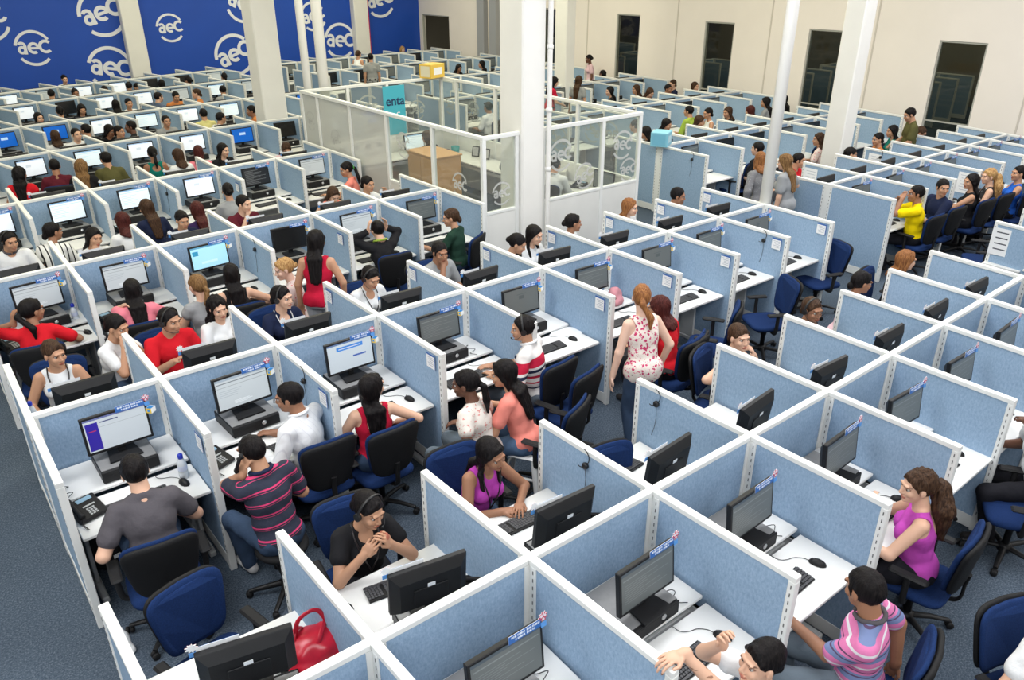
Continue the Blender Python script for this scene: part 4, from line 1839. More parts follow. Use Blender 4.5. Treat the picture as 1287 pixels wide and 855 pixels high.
for row, n, side, x, y, r in (('B', 0, -1, .13, -.66, .25), ('B', 1, -1, .12, -.62, .35), ('B', 3, -1, .11, -.58, .3), ('C', 0, -1, .1, -.6, .2), ('C', 1, -1, .12, -.6, .3), ('D', 5, -1, .12, -.6, .3),
                             ('A', 0, 1, .26, -.62, .6), ('A', 1, 1, .13, -.34, .5), ('A', 2, 1, .12, -.34, .5), ('A', 4, 1, .83, -.38, -.3), ('A', 5, 1, .83, -.4, -.4), ('A', 6, 1, .83, -.36, -.3), ('D', 2, -1, .12, -.6, .3)):
    c = Cell(row, n, side)
    up = y > -.49
    PHONE.put(c.at(x, y, .715 if up else .68), c.rz + r, f"black desk telephone with keypad, {c.where()}")

# ------------------------------------------------------------------ people and their chairs
BLK, DK = (.012, .012, .014), (.02, .02, .024)
C_ = {
    'white': cloth('cloth_white', (.74, .75, .76)), 'red': cloth('cloth_red', (.62, .012, .022)), 'black': cloth('cloth_black', BLK), 'navy': cloth('cloth_navy', (.012, .018, .05)),
    'grey': cloth('cloth_grey', (.30, .31, .32)), 'charcoal': cloth('cloth_charcoal', (.085, .078, .088)), 'purple': cloth('cloth_purple', (.42, .05, .36)), 'orchid': cloth('cloth_orchid', (.50, .07, .42)),
    'peach': cloth('cloth_peach', (.80, .25, .20)), 'pink': cloth('cloth_pink', (.78, .22, .28)), 'tankred': cloth('cloth_tank_red', (.45, .008, .035)), 'wine': cloth('cloth_wine', (.10, .012, .022)),
    'green': cloth('cloth_green', (.015, .045, .03)), 'teal': cloth('cloth_teal', (.005, .16, .13)), 'olive': cloth('cloth_olive', (.09, .085, .03)), 'lime': cloth('cloth_lime', (.30, .42, .06)),
    'yellow': cloth('cloth_yellow', (.85, .62, .0)), 'paleyellow': cloth('cloth_pale_yellow', (.62, .58, .25)), 'blue': cloth('cloth_blue', (.02, .12, .55)), 'orange': cloth('cloth_orange', (.55, .20, .06)),
    'violet': cloth('cloth_violet', (.04, .022, .09)), 'greyblue': cloth('cloth_grey_blue', (.10, .13, .20)), 'palepink': cloth('cloth_pale_pink', (.72, .50, .55)),
    'jeans': cloth('denim_blue', (.035, .06, .11)), 'bluejeans': cloth('denim_mid', (.08, .14, .24)), 'greyjeans': cloth('denim_grey', (.12, .15, .18)), 'darkpants': cloth('trousers_black', (.012, .012, .016)), 'whitejeans': cloth('denim_white', (.55, .57, .62)),
    'polo': cloth('polo_navy_pink', (.030, .034, .055), 'hstripes', [(.095, .10, .26, (.62, .05, .16)), (.095, .02, .06, (.03, .034, .055)), (.095, .07, .05, (.030, .034, .055))]),
    'rugby': cloth('rugby_bands', (.72, .70, .68), 'bands', [(.855, .945, (.50, .015, .05)), (.80, .83, (.02, .025, .06)), (.74, .765, (.45, .02, .05)), (.69, .705, (.45, .02, .05)), (.64, .655, (.02, .025, .06))]),
    'multi': cloth('tee_pink_blue_bands', (.66, .19, .40), 'hstripes', [(.17, .0, .30, (.17, .22, .40)), (.17, .34, .10, (.70, .68, .72)), (.17, .60, .05, (.10, .06, .12)), (.17, .82, .05, (.10, .06, .12))]),
    'floral': cloth('floral_pink_white', (.74, .66, .60), 'print', [(26, .36, (.50, .04, .13)), (38, .24, (.62, .16, .24))]),
    'tinyfloral': cloth('floral_small', (.76, .70, .64), 'print', [(30, .26, (.66, .28, .25))]),
    'redfloral': cloth('floral_red_white', (.74, .62, .60), 'print', [(24, .26, (.58, .06, .12))]),
    'greyprint': cloth('grey_print', (.20, .20, .21), 'print', [(40, .2, (.42, .42, .43))]),
    'stripes': cloth('black_white_stripes', (.74, .74, .72), 'vstripes', [(.062, 0, .26, (.015, .015, .018))]),
    'checks': cloth('white_fine_check', (.76, .77, .79), 'vstripes', [(.05, 0, .12, (.66, .67, .71))]),
    'zigzag': cloth('black_white_print', (.03, .03, .032), 'print', [(20, .3, (.7, .7, .7))]),
    'greyred': cloth('grey_tunic', (.28, .29, .29)),
}
SHOE_W, SHOE_B = cloth('shoe_white', (.55, .55, .55)), cloth('shoe_dark', (.03, .028, .028))
M_BEADS = plain('black_beads', (.02, .015, .015), .3)
M_LAN = plain('white_lanyard', (.6, .6, .6), .6)
NFIG = [0]
POSES = {}


def top(c, sleeve=.55, **k):
    d = dict(sleeve=sleeve, mat=C_[c])
    d.update(k)
    return d


def fig(label, xy, rz, pose, skin_, hr, tp, pants='jeans', chair=None, big=False, hands=False, **look):  # xy back-projected from head pixels in the image at an assumed height
    """xy: where the crown of the head stands over the floor; rz in degrees, 0 faces the blue wall"""
    p = Pose(**{k: (None if k in ('lh', 'rh') and v is not None and v[0] == 'w' else v) for k, v in pose.items()})
    a = math.radians(rz)
    c, s = math.cos(a), math.sin(a)
    hx, hy = p.hc[0] * S, p.hc[1] * S
    lx, ly = xy[0] - c * hx + s * hy, xy[1] - s * hx - c * hy
    if p.sit and not big:
        # sit clear of the desk edge of the nearest row
        best = None
        for row, (yy, xx, nb) in ROWS.items():
            n = int(math.floor((lx - junction(row, 0).x) / PITCH))
            if n < -1 or n > nb:
                continue
            n = min(max(n, 0), nb - 1)
            j, k = junction(row, n), junction(row, n + 1)
            u = (k - j).normalized()
            d = (lx - j.x) * -u.y + (ly - j.y) * u.x
            if best is None or abs(d) < abs(best[0]):
                best = (d, u)
        if best and abs(best[0]) < 1.17:
            d, u = best
            e = (1.17 if d > 0 else -1.17) - d
            e = max(-.45, min(.45, e))
            lx, ly = lx - u.y * e, ly + u.x * e
    lx, ly = min(lx, WX - .5), min(ly, WY - .5)
    P2 = dict(pose)
    for h in ('lh', 'rh'):
        v = pose.get(h)
        if v is not None and v[0] == 'w':
            # a hand laid on a known place of the room
            dx, dy = v[1] - lx, v[2] - ly
            P2[h] = ((c * dx + s * dy) / S, (-s * dx + c * dy) / S, v[3] / S) + tuple(v[4:])
    p = Pose(**P2) if any(pose.get(h) is not None and pose[h][0] == 'w' for h in ('lh', 'rh')) else p
    F = Figure(.0115 if big else .021, .0058 if big else .0105, hands)
    NFIG[0] += 1
    lk = dict(skin=skin_, hair=hr, top=tp, pants=C_[pants], shoes=SHOE_B if big else None, seed=NFIG[0])
    if not big and p.sit:
        lk['legs'] = look.pop('legs', True)
    lk.update(look)
    t = F.make(label, p, lk)
    t.location = (lx, ly, 0)
    POSES[label] = (t, p, a)
    t.rotation_euler = (0, 0, a)
    if chair:
        cr = a + math.radians(chair[1]) if isinstance(chair, tuple) else a
        lab = chair if isinstance(chair, str) else (chair[0] if isinstance(chair, tuple) else '')
        pl = Vector((t.location.x, t.location.y, 0)) + Vector((-s * -.03, c * -.03, 0))
        CHAIR.put(pl, cr, lab)
    return t


def H(hx=0, hy=0, hz=.745):
    return (hx, hy, hz)


DN = (0, 0, -1)
FLAT = {'palm': DN, 'curl': .22}
GRIP = {'palm': DN, 'curl': .45, 'thumb': .6}
short, crop, buzz = ('short', 'black'), ('crop', 'black'), ('buzz', 'black')

# --- second row, camera side
fig('man in grey t-shirt hunched over his desk, back to camera', (0.428, 2.296), -6, dict(female=False, lean=22, head=(5, -22, 0), lh=(-.20, .26, .74, -.5, -.4, -.8), rh=(.10, .36, .745, .9, -.6, -.2), fists=(FLAT, FLAT)),
    'light', ('crop', 'black'), top('charcoal', .62, neck=.066), 'jeans', 'black office chair under the man in the grey t-shirt', True)
fig('man in navy polo with pink stripes holding a phone to his ear', (1.099, 1.993), 12, dict(female=False, lean=13, head=(12, -14, 0), lh=(-.11, .17, 1.04, -.5, .2, -1), rh=(.14, .30, .74, .7, -.5, -.8), feet=((-.06, .40, .09), (.16, .30, .09)), fists=({'palm': (.9, .1, 0), 'curl': .55, 'dir': (.1, -.25, .9)}, FLAT)),
    'tan', ('buzz', 'black'), top('polo', .72, neck=.068, collar=C_['navy']), 'jeans', None, True, shoes=SHOE_W)
fig('man in white checked shirt and glasses with hand on his mouse', (1.604, 2.514), 28, dict(female=False, lean=12, head=(24, -10, 0), lh=(-.2, .34, .745), rh=(.05, .43, .745), fists=(FLAT, GRIP)),
    'brown', short, top('checks', 1.75, neck=.066, collar=C_['checks']), 'darkpants', ('black office chair behind the man in the white shirt', -30), True, glasses=1)
fig('woman in red tank top with long black hair, looking over her shoulder', (2.181, 2.274), 2, dict(lean=2, head=(-78, 2, 6), twist=-14, lh=(-.2, .36, .745), rh=(.30, .10, .70, .9, -.5, -.5), fists=(FLAT, {'palm': DN, 'curl': .3})),
    'light', ('long', 'black'), top('tankred', 0, neck=.085, back=.12, t=.009), 'jeans', 'black office chair under the woman in the red tank top', True)
fig('man in white, red and navy striped rugby shirt wearing a headset', (3.758, 2.352), 32, dict(female=False, lean=10, head=(20, -8, 0), lh=(-.22, .33, .745), rh=(-.02, .45, .745), fists=(FLAT, GRIP)),
    'tan', short, top('rugby', .8, neck=.066, collar=C_['white']), 'greyjeans', ('blue and black office chair behind the man in the rugby shirt', -25), True, headset='l')
fig('woman in cream floral top with a braid, seated left of the peach blouse', (2.788, 1.894), 26, dict(lean=14, head=(18, -8, 0), lh=(-.22, .22, .60), rh=(.16, .30, .66), feet=((-.14, .30, .09), (.1, .3, .09))),
    'dark', ('braid', 'black'), top('tinyfloral', .45, neck=.075), 'greyjeans', None, True)
fig('woman in peach blouse with long dark hair on a white plastic stool', (3.136, 1.849), 30, dict(lean=16, head=(16, -12, 0), lh=(-.14, .40, .745), rh=(.14, .38, .73), feet=((-.12, .2, .09), (.12, .24, .09)), fists=(FLAT, FLAT)),
    'tan', ('long', 'black'), top('peach', .6, neck=.07), 'bluejeans', None, True)
fig('woman with copper ponytail standing in a sleeveless pink floral blouse', (4.490, 1.629), -14, dict(sit=False, lean=14, side=3, head=(-28, -12, 0), lh=(-.26, .10, .84, -.7, -.6, -.2), rh=(.27, .10, .86, .7, -.7, -.2), feet=((-.12, -.12, .09), (.06, .10, .09))),
    'fair', ('ponytail', 'copper'), top('floral', 0, neck=.085, hem=1, t=.016, cut=-.14), 'jeans', None, True, shoes=SHOE_W)
fig('woman with dark red hair and red top behind the standing floral blouse', (5.114, 1.954), 6, dict(lean=12, head=(20, -14, 0)), 'tan', ('shoulder', 'auburn'), top('red', .6), 'darkpants', 'black office chair under the woman with dark red hair', True)
# --- second row, far side
fig('woman in white tank top with black necklace facing the camera', (0.386, 4.474), 172, dict(lean=6, head=(28, -6, 0), lh=(-.18, .30, .74), rh=(.2, .32, .72), fists=(FLAT, FLAT)),
    'tan', ('tied', 'brown'), top('white', 0, neck=.085, v=.04, t=.008), 'darkpants', 'black office chair under the woman in the white tank top', True, lanyard=M_BEADS)
fig('woman in white t-shirt resting her chin on her hand, profile right', (0.952, 4.753), 222, dict(lean=12, head=(-6, -14, 0), lh=(.0, .22, 1.04, -.4, .4, -1), rh=(.10, .26, .98, .4, .5, -1), fists=({'palm': (0, -.6, .5), 'curl': .6, 'dir': (.2, -.3, .8)}, {'palm': (-.5, -.4, .2), 'curl': .7, 'dir': (-.3, -.1, .8)})),
    'tan', ('tied', 'black'), top('white', .6), 'jeans', None, True)
fig('man in red t-shirt with headset behind a black monitor', (1.352, 4.513), 186, dict(female=False, lean=10, head=(22, -8, 0), lh=(-.16, .30, .74), rh=(.10, .34, .86, .6, .2, -1), fists=(FLAT, {'palm': (-.3, .3, -.9), 'curl': .35})),
    'tan', short, top('red', .75), 'jeans', 'black office chair under the man in the red t-shirt', True, headset='r')
fig('woman with long wavy black hair in white tee beside the notice card', (1.820, 4.585), 196, dict(lean=5, head=(-12, -10, 8)), 'light', ('longcurl', 'black'), top('white', .5, v=.05), 'jeans', None, True)
fig('smiling woman in navy cardigan with headset looking right', (2.400, 4.421), 186, dict(lean=4, head=(26, -4, 0), lh=(-.17, .3, .74), rh=(.16, .32, .74)), 'light', ('tied', 'black'), top('navy', 1.9, v=.12), 'jeans', 'black office chair under the woman in the navy cardigan', True, headset='l', lanyard=M_LAN)
fig('woman in white blouse with beaded necklace looking down at her desk', (3.371, 4.396), 184, dict(lean=8, head=(4, -22, 0), lh=(-.15, .3, .74), rh=(.15, .32, .74)), 'tan', ('tied', 'black'), top('white', 1.2, v=.10), 'jeans', 'black office chair under the woman in the white blouse', True, headset='r', lanyard=M_BEADS)
fig('man in grey shirt holding his hand over his mouth', (4.328, 4.513), 184, dict(female=False, lean=8, head=(-6, -10, 0), rh=(.02, .20, 1.02, .5, .4, -1), lh=(-.17, .3, .74), fists=(FLAT, {'palm': (-.2, -.8, 0), 'curl': .35, 'dir': (-.3, -.1, .8)})), 'brown', short, top('grey', .8, v=.06), 'jeans', 'black office chair under the man with hand over mouth', True)
fig('woman with black hair tied back leaning in at the second row', (5.294, 4.271), 196, dict(lean=14, head=(20, -24, 0)), 'tan', ('bun', 'black'), top('black', .5), 'darkpants')
fig('woman with long dark hair behind the monitor, white blouse', (5.620, 4.276), 186, dict(lean=5, head=(14, -14, 0)), 'light', ('longfront', 'black'), top('white', .6), 'darkpants')
fig('woman in cream top with black bun in profile facing right', (6.303, 4.423), 210, dict(lean=6, head=(32, -4, 0)), 'brown', ('bun', 'black'), top('white', .6, v=.06), 'darkpants', None, False)
fig('woman with light brown fringe by the white office wall', (7.379, 4.464), 190, dict(lean=4, head=(18, -8, 0)), 'light', ('shoulder', 'copper'), top('white', .6), 'darkpants')
fig('man with dark hair, only his head above the divider', (8.236, 4.221), 190, dict(female=False, lean=4, head=(24, -10, 0)), 'brown', short, top('grey', .6), 'darkpants')
# --- front row, far side
fig('woman in black top with bead necklaces raising both hands', (1.416, 0.978), 172, dict(lean=12, head=(22, -18, -4), lh=(-.10, .31, .95, -.8, .0, -1), rh=(.08, .30, .93, .8, .0, -1),
    fists=({'palm': (.6, -.5, 0), 'dir': (.35, .15, .75), 'curl': .55, 'curls': (.3, .5, .62, .7), 'thumb': .7}, {'palm': (-.6, -.5, 0), 'dir': (-.45, .15, .6), 'curl': .5, 'curls': (.25, .5, .6, .66), 'thumb': .7})),
    'tan', ('tied', 'black'), top('black', .45, v=.09, neck=.07), 'darkpants', 'dark blue office chair under the woman in the black top', True, True, headset='l', lanyard=M_BEADS)
fig('woman in purple tank top reaching for her mouse', (2.369, 0.997), 176, dict(lean=16, side=-5, head=(14, -14, 10), twist=8, lh=(-.20, .34, .745, -.9, -.3, -.6), rh=('w', 2.34, .86, .70, .9, -.3, -.3), fists=(FLAT, GRIP)),
    'brown', ('longfront', 'black'), top('purple', 0, neck=.085, v=.07, t=.008), 'jeans', 'blue office chair under the woman in the purple tank top', True, True, lanyard=M_BEADS)
fig('woman peeking over a divider with her hand by her mouth', (5.131, 1.030), 198, dict(lean=4, head=(-34, 0, 0), rh=(.26, .12, .80, .9, -.3, -.4), lh=(-.06, .2, .99, -.5, .4, -1), fists=({'palm': (.3, -.6, .0), 'dir': (.3, -.2, .7), 'curl': .6}, None)), 'light', ('tied', 'brown'), top('black', .0, neck=.08), 'darkpants', 'blue office chair under the woman peeking over the divider', True)
fig('woman with glasses and headset above the divider', (6.169, 0.967), 188, dict(lean=5, head=(-24, -4, 0)), 'brown', ('tied', 'brown'), top('black', .6), 'darkpants', None, True, glasses=1, headset='r')
fig('woman in pink and white top with sleek black hair, profile right', (7.222, 1.055), 200, dict(lean=8, head=(34, -10, 0)), 'brown', ('tied', 'black'), top('palepink', .6, v=.05), 'darkpants', None, True)
fig('woman with copper hair in profile above the divider', (8.213, 1.091), 200, dict(lean=6, head=(34, -6, 0)), 'light', ('shoulder', 'copper'), top('black', .6), 'darkpants', None, True)
# --- front row, camera side
fig('woman in orchid top with curly brown ponytail, back to camera', (4.211, -0.996), 28, dict(lean=8, head=(24, -8, 0), lh=(-.16, .43, .745, -.8, -.3, -.7), rh=(.12, .34, .86, .8, -.2, -.9), fists=(GRIP, {'palm': (-.3, -.3, .3), 'dir': (-.3, .2, .8), 'curl': .5})),
    'light', ('ponycurl', 'brown'), top('orchid', 0, neck=.085, back=.10, t=.009), 'darkpants', ('dark blue office chair under the woman in the orchid top', -20), True, 'l', scrunchie=plain('hair_tie_white', (.7, .7, .7), .6))
fig('man in pink and blue striped t-shirt leaning back, arms crossed low', (3.078, -1.270), 26, dict(female=False, lean=4, side=-4, head=(-38, -14, 0), lh=('w', 3.02, -.98, .69, -.7, -.6, -.5), rh=('w', 3.37, -1.42, .52, .8, -.7, .0), fists=({'palm': DN, 'dir': (.5, .5, -.1), 'curl': .5}, {'palm': (-.6, .3, 0), 'dir': (.1, .2, -1), 'curl': .35})),
    'brown', short, top('multi', .78, neck=.068, collar=C_['charcoal']), 'greyjeans', ('dark blue office chair under the man in the striped t-shirt', -10), True, True)
fig('woman with sleek black hair resting a hand on the divider top', (2.266, -1.204), 40, dict(lean=-2, side=0, head=(30, 4, 0), lh=('w', 1.93, -.98, 1.245, -.3, -.6, -.6), rh=(.05, .18, 1.20, .6, .3, -1), fists=({'palm': DN, 'dir': (-.5, .8, .0), 'curl': .35}, {'palm': (-.5, -.3, .3), 'dir': (-.2, .1, .9), 'curl': .6})),
    'light', ('tied', 'black'), top('white', .5), 'jeans', None, True, True)
fig('man in white at the right edge reaching a dark arm to his mouse', (5.776, -1.146), 40, dict(female=False, lean=14, head=(20, -8, 0), lh=('w', 6.80, -.47, .705), rh=(.2, .3, .745), fists=(GRIP, FLAT)), 'dark', short, top('white', .5), 'darkpants', None, True, 'l')
# --- third row
fig('woman in red shirt with black ponytail in profile facing right', (0.425, 5.666), -8, dict(lean=14, head=(-62, -6, 0), lh=(-.16, .16, 1.05, -.8, .2, -.8), rh=(.26, .36, .745, .8, -.4, -.4), fists=({'palm': (.6, .3, 0), 'dir': (.1, .1, .9), 'curl': .6}, FLAT)), 'brown', ('ponytail', 'black'), top('red', .7), 'jeans', 'black office chair under the woman in the red shirt', True)
fig('woman in pink shirt with long black hair, back to camera', (1.320, 5.620), -4, dict(lean=14, head=(-16, -16, 0), rh=(.24, .40, .745, .8, -.4, -.4), lh=(-.10, .16, 1.0, -.7, .3, -.9)), 'light', ('long', 'black'), top('pink', .6), 'jeans', 'black office chair under the woman in the pink shirt', True)
fig('woman with blond ponytail in grey top, back to camera', (1.859, 5.287), 4, dict(lean=6, head=(14, -6, 0)), 'light', ('ponytail', 'light_brown'), top('grey', .2, neck=.08), 'jeans', None, True)
fig('woman in open-back black top with long straight hair', (2.260, 5.404), -6, dict(lean=10, head=(-14, -12, 0), rh=(.30, .34, .745, .8, -.4, -.3)), 'light', ('long', 'black'), top('black', 0, neck=.09, back=.14, t=.008), 'jeans', 'black office chair under the woman in the open-back top', True)
fig('blond woman in red floral blouse in profile facing left', (2.754, 5.193), 62, dict(lean=6, head=(22, -14, 0)), 'fair', ('bun', 'blond'), top('redfloral', .6), 'jeans', None, True)
fig('woman in dark red tank top and white jeans standing with long hair', (2.978, 4.760), -38, dict(sit=False, lean=4, head=(-20, -8, 0), lh=(-.24, .05, .84, -.8, -.5, 0), rh=(.24, .12, .86, .8, -.4, 0)), 'tan', ('long', 'black'), top('tankred', 0, neck=.085, hem=1, t=.012), 'whitejeans', None, True)
fig('person in black hoodie with green lining, hands at the head', (4.268, 5.818), -4, dict(lean=16, head=(6, -10, 0), lh=(-.13, .20, 1.14, -.8, .3, -.5), rh=(.13, .20, 1.14, .8, .3, -.5), fists=({'palm': (.8, -.2, 0), 'dir': (.1, -.1, .9), 'curl': .3}, {'palm': (-.8, -.2, 0), 'dir': (-.1, -.1, .9), 'curl': .3})), 'light', short, top('black', 1.9, neck=.075, collar=C_['lime']), 'darkpants', 'black office chair under the person in the black hoodie', True)
fig('woman in dark green t-shirt with tied hair in profile facing left', (5.229, 5.607), 32, dict(lean=6, head=(26, -10, 0), lh=(-.15, .4, .745)), 'tan', ('tied', 'brown'), top('green', .6), 'jeans', 'black office chair under the woman in the dark green t-shirt', True)
fig('man in white polo with headset at the third row left end', (0.605, 8.042), 186, dict(female=False, lean=8, head=(16, -10, 0)), 'tan', short, top('white', .8, v=.05, collar=C_['charcoal']), 'jeans', None, False, headset='l')
fig('woman leaning her cheek on her hand behind a black monitor', (1.436, 7.636), 190, dict(lean=8, head=(8, -8, -10), rh=(.05, .2, 1.0, .5, .3, -1)), 'tan', ('long', 'black'), top('white', .5), 'jeans')
fig('woman in black and white striped shirt in profile facing right', (1.109, 8.265), -22, dict(lean=16, head=(-52, -8, 0)), 'brown', ('tied', 'black'), top('stripes', .9), 'jeans')
fig('woman with face half hidden behind the monitor, hair pulled back', (2.497, 7.686), 186, dict(lean=6, head=(0, -12, 0)), 'tan', ('tied', 'black'), top('navy', .5), 'jeans')
fig('young man in dark maroon shirt with hand at his chin', (3.368, 7.831), 188, dict(female=False, lean=6, head=(24, -8, 0), rh=(.05, .2, .98, .5, .3, -1)), 'light', short, top('wine', .9), 'jeans')
fig('woman with brown hair bending low over the desk', (4.677, 7.791), 170, dict(lean=26, head=(10, -30, 0)), 'light', ('long', 'brown'), top('peach', 0, neck=.085), 'jeans')
fig('woman facing camera with raised fingers by the glass office', (5.246, 7.535), 196, dict(lean=4, head=(4, -6, 0), lh=(-.24, .2, 1.0, -.7, .2, -.8)), 'tan', ('tied', 'black'), top('white', .5), 'jeans')
# --- fourth row
fig('woman in white blouse with short dark red hair, back to camera', (1.891, 8.186), 4, dict(lean=12, head=(10, -12, 0)), 'light', ('shoulder', 'auburn'), top('white', .8), 'jeans')
fig('woman in navy top with brown hair, back to camera', (2.309, 8.607), 8, dict(lean=12, head=(14, -12, 0)), 'tan', ('long', 'brown'), top('navy', .8), 'jeans')
fig('woman in purple top with long chestnut hair, back to camera', (2.810, 8.088), 2, dict(lean=14, head=(6, -14, 0)), 'light', ('long', 'auburn'), top('violet', .6), 'jeans')
fig('woman in grey t-shirt with black bun, back to camera', (3.487, 8.754), -4, dict(lean=10, head=(-6, -8, 0)), 'tan', ('bun', 'black'), top('grey', .6), 'jeans')
fig('woman in peach tank top with green hair tie in profile left', (5.436, 9.007), 52, dict(lean=6, head=(28, -14, 0), lh=(-.1, .44, .745)), 'tan', ('ponytail', 'black'), top('peach', .2), 'jeans', None, False, scrunchie=plain('hair_tie_green', (.1, .5, .1), .6))
fig('man in maroon shirt with short hair, back to camera', (1.753, 12.333), -10, dict(female=False, lean=8, head=(4, -10, 0)), 'brown', short, top('wine', .9), 'jeans', 'black office chair under the man in the maroon shirt')
fig('woman with dark curly hair at the fourth row left end', (1.218, 12.237), -20, dict(lean=8, head=(-30, -8, 0)), 'brown', ('longcurl', 'black'), top('red', .2), 'jeans')
fig('woman with wavy light brown hair leaning towards her neighbour', (2.205, 11.751), -10, dict(lean=8, head=(-30, -8, 0)), 'light', ('longcurl', 'light_brown'), top('black', .8), 'jeans')
fig('person in olive jacket with dark curly hair, back to camera', (2.565, 12.397), 0, dict(female=False, lean=14, head=(16, -10, 0)), 'tan', crop, top('olive', 1.8), 'jeans')
fig('woman in teal racerback top with black ponytail', (3.374, 12.248), -6, dict(lean=10, head=(2, -12, 0)), 'brown', ('ponytail', 'black'), top('teal', 0, neck=.085, back=.06), 'jeans')
fig('woman with grey-streaked straight hair in white top', (3.675, 11.570), 6, dict(lean=6, head=(18, -8, 0)), 'light', ('shoulder', 'brown'), top('white', .6), 'jeans')
fig('woman with long dark red hair and pink top, back to camera', (4.069, 11.681), -16, dict(lean=14, head=(-6, -14, 0)), 'light', ('long', 'auburn'), top('pink', .6), 'jeans')
fig('woman in black with long hair facing the camera, fourth row', (4.448, 11.492), 190, dict(lean=4, head=(20, -8, 0)), 'light', ('longfront', 'black'), top('black', 1.2), 'jeans')
fig('person with head bowed behind the monitor by the frosted door', (5.461, 11.138), 180, dict(lean=24, head=(-10, -30, 0)), 'tan', ('long', 'brown'), top('palepink', .6), 'jeans')
